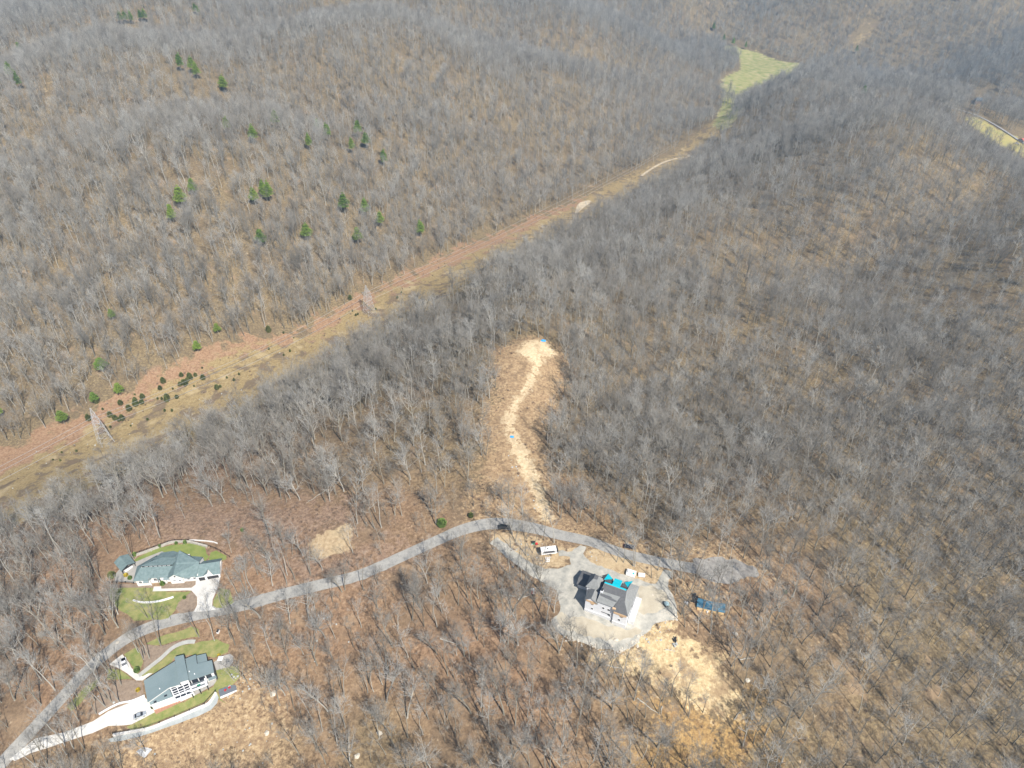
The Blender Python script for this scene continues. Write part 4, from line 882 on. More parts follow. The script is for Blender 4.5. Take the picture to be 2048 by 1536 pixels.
# camper trailer
g_ = G(1097, 1106); E = empty('camper_trailer', g_+Vector((0,0,.1)), R(8), 'long white camper trailer with dark ends parked beside the gravel drive', 'camper')
b_ = MB(); b_.box(-3.5,3.3,-1.25,1.25,.6,3.0); b_.build('body', M['whitetrim'], E)
b_ = MB(); b_.prism([(3.3,-1.25),(4.1,-1.0),(4.1,1.0),(3.3,1.25)], .7, [2.9,2.3,2.3,2.9]); b_.build('front_cap', M['darktrim'], E)
b_ = MB(); b_.box(-4.0,-3.5,-1.22,1.22,.7,2.85); b_.build('rear_cap', M['darktrim'], E)
b_ = MB(); b_.box(-.7,-.2,-.3,.3,3.0,3.12); b_.build('roof_hatch', M['darktrim'], E)
b_ = MB(); b_.slab([(-2.2,-2.0,2.3),(2.4,-2.0,2.3),(2.4,-1.26,2.75),(-2.2,-1.26,2.75)], .06); b_.build('awning', M['darktrim'], E)
b_ = MB(); b_.box(-3.4,3.6,-2.1,-1.9,2.2,2.3); b_.build('awning_rail', M['whitetrim'], E)
b_ = MB(); b_.tube((3.8,0,.5),(5.2,0,.5),.08); b_.build('tow_bar', M['darktrim'], E)
for x in (-.6,.6):
    for sy in (-1,1):
        t_ = MB(); t_.tube((x,sy*1.0,.36),(x,sy*1.25,.36),.36,n=12); tt = t_.build('wheel', M['tyre'], E); r2 = MB(); r2.tube((x,sy*1.25,.36),(x,sy*1.27,.36),.2,n=10); r2.build('rim', M['rim'], tt)
for x in (-2.6,2.7): win(E, x, 1.5, .9, .7, -1.25)
g_ = G(1095, 1121); E = empty('metal_steps', g_, R(5), 'small white framed metal steps below the camper trailer', 'steps')
for i in range(3): b_ = MB(); b_.box(-.8,.8,-.9+i*.6,-.5+i*.6,.3+i*.35,.38+i*.35); b_.build('tread', M['whitetrim'], E)
for sx in (-.8,0,.8): b_ = MB(); b_.tube((sx,-1.0,0),(sx,.8,1.3),.06,n=5); b_.tube((sx,.8,0),(sx,.8,1.3),.06,n=5); b_.tube((sx,-1.0,.9),(sx,.8,2.0),.05,n=5); b_.build('frame', M['whitetrim'], E)

# site things
def place(name, u, v, yaw, label, cat, group=None, dz=.08): return empty(name, G(u, v)+Vector((0,0,dz)), R(yaw), label, cat, group)
def boxy(E, nm, m, *bxs):
    b_ = MB()
    for q_ in bxs: b_.box(*q_)
    return b_.build(nm, m, E)
E = place('material_stack', 1262, 1149, -22, 'large white wrapped stack of building sheets with a blue print behind the unfinished house', 'building materials')
boxy(E, 'wrapping', M['whitetrim'], (-2.0,1.9,-1.4,1.3,.15,1.5), (-1.5,1.5,-1.0,.9,1.5,1.9)); boxy(E, 'pallet', M['wood'], (-2.0,1.9,-1.4,1.3,0,.15)); boxy(E, 'printed_panel', M['cyan'], (.7,1.4,-1.1,-.2,1.9,1.92))
E = place('material_stack', 1283, 1152, -8, 'smaller white wrapped stack of boards right of the large one', 'building materials')
boxy(E, 'wrapping', M['whitetrim'], (-1.4,1.4,-.75,.75,.15,1.1)); boxy(E, 'pallet', M['wood'], (-1.4,1.4,-.75,.75,0,.15))
# lumber under a blue tarpaulin
g_ = G(1420, 1217); E = empty('lumber_shed', g_, R(-15), 'long stack of lumber on posts under a large blue tarpaulin roof among the trees', 'shelter')
b_ = MB(); rg = random.Random(4); N_ = 14; vs_ = []; fs = []
for i in range(N_+1):
    for j in range(6):
        x = -5.6+11.4*i/N_; y = -1.9+4.0*j/5; vs_.append((x, y, 2.1+.35*(j/5)+rg.uniform(-.09,.09)-.25*math.sin(math.pi*i/N_)**2-(.35 if j == 0 else 0)))
for i in range(N_):
    for j in range(5): a = i*6+j; fs.append((a, a+6, a+7, a+1))
b_.add(vs_, fs); b_.add([(x, y, z-.05) for x, y, z in vs_], [f[::-1] for f in fs]); b_.build('tarpaulin', M['bluetarp'], E)
for x in (-5.3,-1.8,1.8,5.4):
    for y in (-1.6,1.9): boxy(E, 'post', M['lumber'], (x-.08,x+.08,y-.08,y+.08,-.3,2.0))
for x0, x1, y0, y1, zz in ((-5.2,-2.9,-2.5,-1.2,1.3),(-2.6,0,-2.2,-1,1.0),(.4,5.4,-1.9,-.4,1.1),(-4.8,4.8,.1,1.6,1.2)):
    b_ = MB()
    for k in range(6): b_.box(x0+rg.uniform(-.2,.2), x1+rg.uniform(-.2,.2), y0+(y1-y0)*k/6+.02, y0+(y1-y0)*(k+1)/6-.02, 0, zz+rg.uniform(-.2,.1))
    b_.build('lumber_stack', M['lumber'], E)
E = place('debris_pile', 1391, 1199, 0, 'dark heap of roofing scrap at the left end of the blue tarpaulin', 'debris pile')
b_ = MB()
for k in range(26): x, y = rg.gauss(0,.7), rg.gauss(0,1.1); b_.prism([(x-.5,y-.2),(x+.4,y-.3),(x+.5,y+.25),(x-.4,y+.3)], 0, [rg.uniform(.3,1.3) for _ in range(4)])
b_.build('scrap', M['darktrim'], E)
E = place('white_crate', 1372, 1208, -5, 'small white crate on the ground left of the blue tarpaulin', 'crate'); boxy(E, 'box', M['whitetrim'], (-.6,.6,-.5,.5,0,1.0)); boxy(E, 'lid', M['whitetrim'], (-.65,.65,-.55,.55,1.0,1.08))
E = place('water_tank', 1414, 1225, 0, 'small upright white water tank in front of the lumber stacks', 'tank')
b_ = MB(); b_.tube((0,0,0),(0,0,1.1),.42,n=14); b_.build('tank', M['whitetrim'], E); b_ = MB(); b_.tube((0,0,1.1),(0,0,1.2),.15,n=10); b_.build('cap', M['darktrim'], E)
# concrete mixer
E = place('concrete_mixer', 1332, 1211, -35, 'pale blue towable concrete mixer at the right edge of the gravel yard', 'mixer')
b_ = MB(); b_.tube((-.9,0,1.3),(-.2,0,1.35),.45,.95,n=14); b_.tube((-.2,0,1.35),(.5,0,1.4),.95,.9,n=14); b_.tube((.5,0,1.4),(1.2,0,1.6),.9,.4,n=14); b_.build('drum', mat('pale blue paint', (.45,.6,.62), .5), E)
boxy(E, 'frame', M['darktrim'], (-1.2,1.0,-.5,.5,.4,.55), (-.9,-.7,-.6,.6,.5,1.3), (.5,.7,-.6,.6,.5,1.2)); b_ = MB(); b_.tube((1.0,0,.5),(2.6,-.1,.4),.06); b_.build('tow_bar', M['green'], E)
for sy in (-1,1): b_ = MB(); b_.tube((0,sy*.6,.35),(0,sy*.78,.35),.35,n=12); b_.build('wheel', M['tyre'], E)
E = place('portable_toilet', 1066, 1186, 10, 'red and white portable toilet at the wood edge left of the unfinished house', 'portable toilet')
boxy(E, 'cabin', M['red'], (-.55,.55,-.55,.55,0,2.0)); b_ = MB(); b_.prism([(-.6,-.6),(.6,-.6),(.6,.6),(-.6,.6)], 2.0, [2.15,2.15,2.35,2.35]); b_.build('roof', M['whitetrim'], E); boxy(E, 'door', M['whitetrim'], (-.4,.4,-.6,-.552,.1,1.9))
E = place('scrap_heap', 1350, 1286, 30, 'black plastic drums and grey bags heaped on the straw coloured ground', 'scrap heap')
for x, y, hh in ((.0,.8,1.5),(.9,1.0,1.7),(.4,.2,1.2)): b_ = MB(); b_.tube((x,y,0),(x+.15,y+.1,hh),.36,n=10); b_.build('drum', M['darktrim'], E)
b_ = MB()
for k in range(9): x, y = rg.uniform(-1.3,.4), rg.uniform(-1.4,-.1); b_.prism([(x-.35,y-.25),(x+.35,y-.3),(x+.3,y+.3),(x-.3,y+.25)], 0, [rg.uniform(.25,.6) for _ in range(4)])
b_.build('bags', M['rockgrey'], E)
def sheet(name, u, v, w, d, m, label, cat='tarpaulin', seed=0, yaw=0, h=.5):
    rg = random.Random(seed); b_ = MB(); vs_ = []; fs = []; n = 6
    for i in range(n+1):
        for j in range(n+1): x, y = (i/n-.5), (j/n-.5); vs_.append((x*w+rg.uniform(-.1,.1)*w/4, y*d+rg.uniform(-.1,.1)*d/4, .1+h*max(0,1-2.4*math.hypot(x,y))+rg.uniform(0,.12)))
    for i in range(n):
        for j in range(n): a = i*(n+1)+j; fs.append((a, a+n+1, a+n+2, a+1))
    k = len(vs_); b_.add(vs_+[(x, y, z-.04) for x, y, z in vs_], fs+[tuple(q+k for q in f[::-1]) for f in fs])
    o = b_.build(name, m); o.location = G(u, v)+Vector((0,0,.1)); o.rotation_euler.z = R(yaw); return tag(o, label, cat)
sheet('tarpaulin', 1024, 874, 1.9, 1.5, M['brightblue'], 'small bright blue tarpaulin beside the sandy track', seed=1)
sheet('tarpaulin', 1086, 682, 3.4, 1.9, M['brightblue'], 'blue tarpaulin at the far top edge of the round sandy clearing', seed=2, h=1.2)
sheet('tarpaulin', 289, 1502, 4.6, 3.6, mat('grey tarpaulin', (.42,.44,.46), .6, (.6,.6,.6), 1), 'crumpled grey tarpaulin on the slope below the pale retaining wall', seed=3, yaw=-30, h=.8)
E = place('propane_tank', 223, 1218, -40, 'small white tank on the ground among trees left of the front lawn', 'tank'); b_ = MB(); b_.tube((-1.2,0,.6),(1.2,0,.6),.5,n=12); b_.tube((1.2,0,.6),(1.5,0,.6),.5,.2,n=12); b_.tube((-1.2,0,.6),(-1.5,0,.6),.5,.2,n=12); b_.build('tank', M['whitetrim'], E); boxy(E, 'foot', M['darktrim'], (-.9,-.7,-.4,.4,0,.2), (.7,.9,-.4,.4,0,.2))
E = place('fuel_tank', 437, 1265, 80, 'small white upright box beside the lawn above the house with the pergola', 'utility box'); boxy(E, 'box', M['whitetrim'], (-.7,.7,-.4,.4,0,1.2)); boxy(E, 'lid', M['darktrim'], (-.72,.72,-.42,.42,1.2,1.28))
E = place('umbrella', 443, 1322, 0, 'small white square parasol beside the grey side patio', 'parasol'); b_ = MB(); b_.tube((0,0,0),(0,0,2.1),.04); b_.build('pole', M['steel'], E); b_ = MB(); b_.add([(-1,-1,1.9),(1,-1,1.9),(1,1,1.9),(-1,1,1.9),(0,0,2.35)],[(0,1,4),(1,2,4),(2,3,4),(3,0,4),(3,2,1,0)]); b_.build('canopy', M['whitetrim'], E)
E = place('waste_bin', 1067.5, 1087.5, 0, 'green bin beside the road bank above the camper trailer', 'bin'); boxy(E, 'bin_body', M['green'], (-.6,.6,-.5,.5,0,1.2)); boxy(E, 'lid', M['darktrim'], (-.65,.65,-.55,.55,1.2,1.28))
E = place('fuel_can', 1073, 1089, 20, 'small red generator right of the green bin', 'generator'); boxy(E, 'body', M['red'], (-.5,.5,-.35,.35,.2,.8)); boxy(E, 'frame', M['darktrim'], (-.6,.6,-.4,.4,0,.2))

# far houses
E = empty('far_house', G(1960, 203), R(-12), 'dark roofed house in a small clearing beyond the valley road', 'house')
boxy(E, 'wall', M['wood'], (-9,9,-5,5,-3,3)); b_ = MB(); b_.slab([(-10,-6,3),(10,-6,3),(7,0,7),(-7,0,7)], .3); b_.slab([(-7,0,7),(7,0,7),(10,6,3),(-10,6,3)], .3); b_.slab([(10,-6,3),(10,6,3),(7,0,7)], .3); b_.slab([(-10,6,3),(-10,-6,3),(-7,0,7)], .3); b_.build('roof', mat('dark far roof', (.09,.12,.15), .8), E)
E = empty('far_house', G(2050, 284), R(15), 'white house with a red roof at the right edge of the picture', 'house')
boxy(E, 'wall', M['white'], (-7,12,-4,4,-3,3)); b_ = MB(); b_.slab([(-8,-5,3),(13,-5,3),(13,0,5.5),(-8,0,5.5)], .3); b_.slab([(-8,0,5.5),(13,0,5.5),(13,5,3),(-8,5,3)], .3); b_.build('roof', M['redroof'], E)

# ------------------------------------------------------------------ pylons and lines
def pylon(u, v, yaw, Ht, label):
    g_ = G(u, v); E = empty('pylon', g_, yaw, label, 'pylon', 'steel pylons along the cut strip')
    def half(z): return 3.9*(1-z/Ht*.82) if z < Ht*.62 else 3.9*(1-.62*.82)*(1-(z-Ht*.62)/(Ht*.38)*.92)
    lv = [0, .13, .26, .38, .48, .56, .62, .7, .78, .86, .93, 1.0]; lv = [q_*Ht for q_ in lv]; th = .1
    cs = [(-1,-1),(1,-1),(1,1),(-1,1)]
    for cx_, cy_ in cs:
        b_ = MB()
        for a, c in zip(lv[:-1], lv[1:]): b_.tube((cx_*half(a),cy_*half(a),a-(.5 if a == 0 else 0)), (cx_*half(c),cy_*half(c),c), th, n=4)
        b_.build('leg', M['steel'], E)
    b_ = MB()
    for a, c in zip(lv[:-1], lv[1:]):
        for i in range(4):
            p, q_ = cs[i], cs[(i+1) % 4]
            b_.tube((p[0]*half(a),p[1]*half(a),a),(q_[0]*half(c),q_[1]*half(c),c),.05,n=3); b_.tube((q_[0]*half(a),q_[1]*half(a),a),(p[0]*half(c),p[1]*half(c),c),.05,n=3)
            b_.tube((p[0]*half(c),p[1]*half(c),c),(q_[0]*half(c),q_[1]*half(c),c),.06,n=3)
    b_.build('bracing', M['steel'], E)
    arms = []
    for zz, ln in ((.66,6.2),(.82,4.8)):
        for sy in (-1,1):
            if zz > .7 and sy == 1: continue
            b_ = MB(); h_ = half(zz*Ht)
            for sx in (-1,1): b_.tube((sx*h_, sy*h_, zz*Ht),(0, sy*ln, zz*Ht+.3),.09,n=4); b_.tube((sx*h_, sy*h_, zz*Ht+2),(0, sy*ln, zz*Ht+.3),.08,n=4)
            b_.tube((0,sy*ln,zz*Ht+.3),(0,sy*ln,zz*Ht-1.4),.1,n=5); b_.build('crossarm', M['steel'], E); arms.append(Vector((0,sy*ln,zz*Ht-1.4)))
    return E, arms
t1 = G(213, 886); t2 = G(739, 626)
yaw12 = math.atan2(t2.y-t1.y, t2.x-t1.x)
def height_for(g_, vtop):
    for h_ in np.arange(15, 60, .5):
        dz = g_.z+h_-CAMZ; v_ = 768-FPX*((g_.y*SP+dz*CP)/(g_.y*CP-dz*SP))
        if v_ < vtop: return h_
    return 30
h1 = height_for(t1, 817); h2 = height_for(t2, 571); print('pylons', h1, h2, (t2-t1).length)
E1, a1 = pylon(213, 886, yaw12, h1, 'tall grey lattice pylon at the left, beside the row of dark junipers')
E2, a2 = pylon(739, 626, yaw12, h2, 'tall grey lattice pylon in the middle of the cut strip, the farther one')
t0 = t1-(t2-t1)*1.15; t3 = G(1592, 140)
for k in range(3):
    off = a1[k]; yv = Vector((math.cos(yaw12+math.pi/2), math.sin(yaw12+math.pi/2), 0))
    pts_ = [Vector((t0.x,t0.y,t1.z+4))+yv*off.y+Vector((0,0,off.z)), t1+yv*a1[k].y+Vector((0,0,a1[k].z)), t2+yv*a2[k].y+Vector((0,0,a2[k].z)), t3+yv*a2[k].y*1.2+Vector((0,0,26))]
    b_ = MB()
    for a, c, sag in zip(pts_[:-1], pts_[1:], (5,6,26)):
        prev = a
        for j in range(1, 25):
            s = j/24; q_ = a.lerp(c, s)-Vector((0,0,4*sag*s*(1-s))); b_.tube(prev, q_, .11, n=3); prev = q_
    o = b_.build('power_line', M['steel']); tag(o, ['upper left power line strung between the two lattice pylons','lower right power line strung between the two lattice pylons','middle power line strung between the two lattice pylons'][k] , 'power line', 'power lines over the cut strip')
MARK = [((95,1330),'the road in the lower left corner'),((60,1200),'the left edge of the wood'),((190,1190),'the dark bush left of the patio'),((222,1220),'the small white tank'),((247,1125),'the timber pavilion'),((345,1060),'the black rail fence'),
 ((440,1060),'the brown brush field'),((660,1090),'the square tan lot'),((330,1235),'the curved white garden wall'),((230,1330),'the white pickup truck'),((370,1300),'the curved garden path'),((440,1265),'the small white box'),((350,1370),'the flat roofed house'),
 ((453,1383),'the grey deck'),((281,1430),'the silver sedan'),((200,1445),'the long pale driveway'),((289,1502),'the crumpled grey tarpaulin'),((430,1440),'the pale retaining wall'),((547,1388),'the pale round boulder'),((480,1215),'the road beside the white driveway'),((600,1180),'the straight stretch of road'),
 ((534,1480),'the boulder below the stony slope'),((740,1140),'the middle stretch of road'),((884,1047),'the bright evergreen bush'),((759,1467),'the flat tan boulder'),((715,1513),'the tan boulder at the bottom edge'),((905,1285),'the long fallen grey tree'),((1008,1056),'the dark car on the bend'),
 ((1008,1283),'the pale standing boulder'),((1066,1186),'the red and white toilet'),((1097,1104),'the camper trailer'),((1095,1163),'the white boulder near the camper'),((1258,1092),'the black sedan'),((1262,1149),'the white building stacks'),((1220,1200),'the unfinished house'),((1140,1270),'the left rim of the gravel yard'),
 ((1232,1290),'the lower rim of the gravel yard'),((1332,1211),'the concrete mixer'),((1350,1285),'the black drums'),((1420,1215),'the blue tarpaulin'),((1440,1140),'the end of the road'),((1570,1183),'the low green bush'),((1370,1360),'the straw coloured clearing'),((1470,1268),'the round tan boulder'),
 ((1495,1362),'the boulder by the clearing'),((1300,1415),'the long thin fallen trunk'),((1420,1490),'the yellow scrub'),((1700,1400),'the lower right slope'),((1950,1450),'the lower right corner'),((1700,1230),'the wood beyond the road end'),((1950,1250),'the right picture edge'),((1000,1480),'the bottom edge middle'),((1180,1480),'the leafy slope bottom')]
def where(u, v):
    (a, c), nm = min(MARK, key=lambda q_: math.hypot(q_[0][0]-u, q_[0][1]-v)); dx, dy = u-a, v-c
    return ('right of ' if dx > 0 else 'left of ')+nm if abs(dx) > abs(dy) else ('below ' if dy > 0 else 'above ')+nm
ORD = ['first','second','third','fourth','fifth','sixth','seventh','eighth','ninth','tenth','eleventh','twelfth','thirteenth','fourteenth','fifteenth','sixteenth']
def order_labels(items):
    "items: (object, u); labels that repeat get their order from the left"
    d = {}
    for o_, u in items: d.setdefault(o_['label'], []).append((u, o_))
    for lab, L_ in d.items():
        if len(L_) < 2: continue
        L_.sort(key=lambda t: t[0])
        for i, (u, o_) in enumerate(L_):
            sfx = (('leftmost' if i == 0 else 'rightmost') if i in (0, len(L_)-1) else (ORD[i] if i < 16 else str(i+1)+'th')+' from left')
            o_['label'] = lab+', '+sfx

# ------------------------------------------------------------------ evergreens and shrubs
def tuft_crown(mb, rg, c, r, n, size, flat=.5):
    for _ in range(n):
        d = Vector((rg.gauss(0,1), rg.gauss(0,1), rg.gauss(0,1)*flat)); d = d.normalized()*r*rg.random()**.4
        p = c+Vector((d.x, d.y, d.z*flat+0)); a = Vector((rg.uniform(-1,1), rg.uniform(-1,1), rg.uniform(-.3,.6))).normalized()*size*rg.uniform(.6,1.3)
        s_ = a.cross(Vector((rg.uniform(-1,1),rg.uniform(-1,1),rg.uniform(.3,1)))).normalized()*size*.45
        mb.add([p-s_, p+a*.5, p+s_, p-a*.5], [(0,1,2,3)])
def make_pine(seed, H=20):
    rg = random.Random(seed); T = MB(); C = MB(); T.tube((0,0,-.5),(0,0,H*.6),.3,.18,6); T.tube((0,0,H*.6),(0,0,H*.97),.18,.03,5)
    lev = 9
    for i in range(lev):
        z = H*(.42+.56*i/(lev-1)); rad = (H*.17)*(1-.8*i/(lev-1))*rg.uniform(.75,1.15)
        for k in range(5 if i < lev-1 else 1):
            t = 2*math.pi*(k+rg.random()*.8)/5; e = Vector((math.cos(t)*rad, math.sin(t)*rad, z+rg.uniform(-.3,.7))); T.tube((0,0,z-.5), e, .05, .02, 3)
            tuft_crown(C, rg, e*.8+Vector((0,0,z*.2)), rad*.55+.35, 46, .75, .55)
    return T, C
def make_juniper(seed, H=4, r=1.6):
    rg = random.Random(seed); T = MB(); C = MB(); T.tube((0,0,-.3),(0,0,H*.5),.12,.06,5)
    for _ in range(520):
        z = rg.random(); rr = r*math.sin(math.pi*min(1,(z*.82+.14)))**.7*(1-.35*z)*rg.uniform(.45,1.15); t = rg.uniform(0,6.283); p = Vector((math.cos(t)*rr, math.sin(t)*rr, z*H+.15))
        a = (Vector((math.cos(t),math.sin(t),0))*.5+Vector((rg.uniform(-.5,.5),rg.uniform(-.5,.5),1))).normalized()*.6; s_ = a.cross(Vector((math.cos(t),math.sin(t),.3))).normalized()*.26
        C.add([p-s_, p+a*.5, p+s_, p-a*.5], [(0,1,2,3)])
    return T, C
def mesh_of(mb, nm, m): o = mb.build(nm, m); me = o.data; bpy.data.objects.remove(o); return me
def inst(name, parts, loc, rz, sc, label, cat, group):
    E = empty(name, loc, rz, label, cat, group); E.scale = sc if hasattr(sc, '__len__') else (sc,)*3
    for nm, me in parts: o = bpy.data.objects.new(nm, me); COL.objects.link(o); o.parent = E
    return E
rg = random.Random(11)
pines = []
for s in range(3): T, C = make_pine(30+s, 19+s); pines.append((('trunk', mesh_of(T, 'trunk', M['bark'])), ('crown', mesh_of(C, 'crown', M['grass_g']))))
junis = []
for s in range(3): T, C = make_juniper(60+s, 3.8+.7*s, 1.5+.15*s); junis.append((('trunk', mesh_of(T, 'trunk', M['bark'])), ('crown', mesh_of(C, 'crown', M['juniper']))))
zt = lambda p: ZP((0,0), 2.048, p)
PN = [(p, 'far') for p in zt([(600,95),(583,92),(520,100),(545,104),(500,104),(805,62),(815,66),(90,228),(55,332),(88,370)])]
PN += [(p, 'mid') for p in zt([(745,295),(795,305),(812,325),(925,385),(916,370),(935,547),(1135,527),(1045,595),(1305,540),(1270,620),(1345,580),(1445,632),(1470,565),(1503,610),(1575,685)])]
PN += [(p, 'low') for p in zt([(798,805),(1048,845),(1095,825),(1110,832),(1085,815),(752,860),(715,920),(1415,880),(1560,935),(1500,895),(1725,975),(1262,990),(1470,1005),(1075,1012)])]
PN += [((192,806),'edge'),((206,741),'bright'),((228,640),'edge'),((242,790),'edge'),((130,848),'edge'),((437,668),'edge'),((397,704),'edge'),((2,835),'edge'),
       ((1426,64),'field'),((1446,88),'field'),((1465,94),'field'),((1490,100),'field'),((1711,108),'field'),((1724,196),'crest'),((1825,176),'vale')]
LBp = dict(far='green pine on the far hill at the upper left', mid='green pine on the middle ridge of the left hillside', low='green pine on the lower left hillside above the cut strip',
    edge='green pine at the wood edge beside the cut strip', bright='bright yellow green pine at the wood edge, the brightest tree on the left', field='dark pine at the upper end of the green valley field',
    crest='small yellow green pine on the crest of the right hill', vale='lone green pine beside the far valley road')
gbright = bark_mat('bright pine needles', (.2,.3,.03), (.22,.3,.04), .1)
PO = []
for (u, v), k in PN:
    E = inst('pine_tree', pines[rg.randrange(3)], G(u, v), rg.uniform(0,6.28), (rg.uniform(.95,1.3),)*2+(rg.uniform(.8,1.05),) if k not in ('bright','edge') else (rg.uniform(.65,.85),)*2+(rg.uniform(.45,.6),) if k == 'edge' else (1.25,1.25,.55), LBp[k], 'pine tree', 'evergreen pines in the bare wood '+k if k not in ('bright','crest','vale') else None)
    PO.append((E, u))
    if k == 'bright':
        c_ = E.children[1]; c_.data = c_.data.copy(); c_.data.materials[0] = gbright
order_labels(PO); JO = []
JN = ZP((100,640), 3.413, [(268,686),(415,662),(448,680),(475,690),(497,682),(415,736),(553,726),(545,618),(590,585),(583,556),(630,572),(485,578),(362,614),(580,512),(635,535),(320,565),(755,476),
    (840,474),(800,556),(803,545),(868,535),(765,544),(737,542),(777,430),(900,386),(890,448),(915,440),(928,446),(940,420),(965,405),(955,396),(995,384),(1048,406),(1040,331),(1142,472),(1165,461),(985,455),(835,624),(785,624),
    (668,685),(1292,375),(1258,416),(1665,125),(1640,218),(1495,203),(1597,243),(82,908),(183,900),(22,957),(72,963),(1208,398),(1495,82),(1595,93)])
JN += [(701,600),(705,623),(712,632),(716,630),(752,620),(795,597),(803,586)]
big = {0,1,2,3,4,7,8,9,10,11,14,15,16,18,19,20,23,24,25,26,27,28,29,30,31,32,34,51,53}
for i, (u, v) in enumerate(JN):
    s = rg.uniform(.85,1.2) if i in big else rg.uniform(.35,.55)
    if 25 <= i <= 31: lab, gr = 'dark round juniper in the dense clump midway along the cut strip', 'junipers of the dense clump'
    elif i in big: lab, gr = 'large dark green juniper scattered on the cut strip near the left pylon', 'large junipers on the cut strip'
    elif i > 52: lab, gr = 'small dark juniper around the foot of the farther pylon', 'junipers near the farther pylon'
    else: lab, gr = 'tiny dark juniper dotted over the tan grass of the cut strip', 'small junipers on the cut strip'
    JO.append((inst('juniper_bush', junis[rg.randrange(3)], G(u, v), rg.uniform(0,6.28), (s*1.1,s*1.1,s*.9), lab, 'juniper', gr), u))
order_labels(JO)
# garden shrubs
box = []
for s in range(2): T, C = make_juniper(80+s, 1.5, .85); box.append((('stem', mesh_of(T, 'stem', M['bark'])), ('foliage', mesh_of(C, 'foliage', M['boxwood'] if s == 0 else M['juniper']))))
yel = (box[0][0], ('foliage', mesh_of(make_juniper(83, 1.3, 1.0)[1], 'foliage', M['forsythia'])))
GS = [(zA([(925,800)])[0], box[0], 1.3, 'round green boxwood beside the entrance of the long white house'), (zA([(445,715)])[0], box[0], 1.1, 'small green shrub in the patio bed of the long white house'),
      (zA([(385,672)])[0], yel, 1.0, 'yellow flowering bush in the patio bed of the long white house'), (zA([(1240,1000)])[0], box[0], .9, 'small green shrub at the edge of the mulch bed by the driveway'),
      (zA([(1120,205)])[0], box[0], .9, 'green shrub against the stone wall, middle of three'), (zA([(1250,195)])[0], box[0], 1.1, 'green shrub against the stone wall, right of three'), (zA([(880,250)])[0], box[0], .9, 'green shrub against the stone wall, left of three'),
      (zA([(515,375)])[0], box[0], 1.2, 'green shrub right beside the timber pavilion'), (zA([(185,690)])[0], box[1], 1.9, 'dark evergreen bush left of the paved patio'),
      (z3([(270,560)])[0], box[0], 1.4, 'round green shrub where the grey garden path meets the curved drive'), (z3([(285,855)])[0], yel, .9, 'yellow flowering bush in the rock garden left of the house with the pergola'),
      (z3([(515,1118)])[0], box[1], 1.0, 'dark clipped shrub at the corner of the brick base, first from the driveway'), (z3([(640,1072)])[0], box[1], .9, 'dark clipped shrub along the brick base, second from the driveway'),
      (z3([(755,1025)])[0], box[1], .9, 'dark clipped shrub along the brick base, third from the driveway'), (z3([(900,990)])[0], box[0], 1.0, 'light green shrub below the corner of the white pergola'),
      ((884,1052), box[0], 2.5, 'large bright green evergreen bush beside the road'), ((942,1034), box[1], 1.5, 'dark round evergreen bush up the bank from the road'),
      ((1570,1186), box[0], 1.0, 'low green bush in the wood beyond the end of the road'), (z3([(1525,320)])[0], yel, .7, 'small yellow bush beside the grey side patio'), ((485,1062), box[0], 1.0, 'small green bush in the brown brush behind the long white house')]
for (u, v), pp, s, lab in GS: inst('garden_shrub', pp, G(u, v), rg.uniform(0,6), s, lab, 'shrub', None)

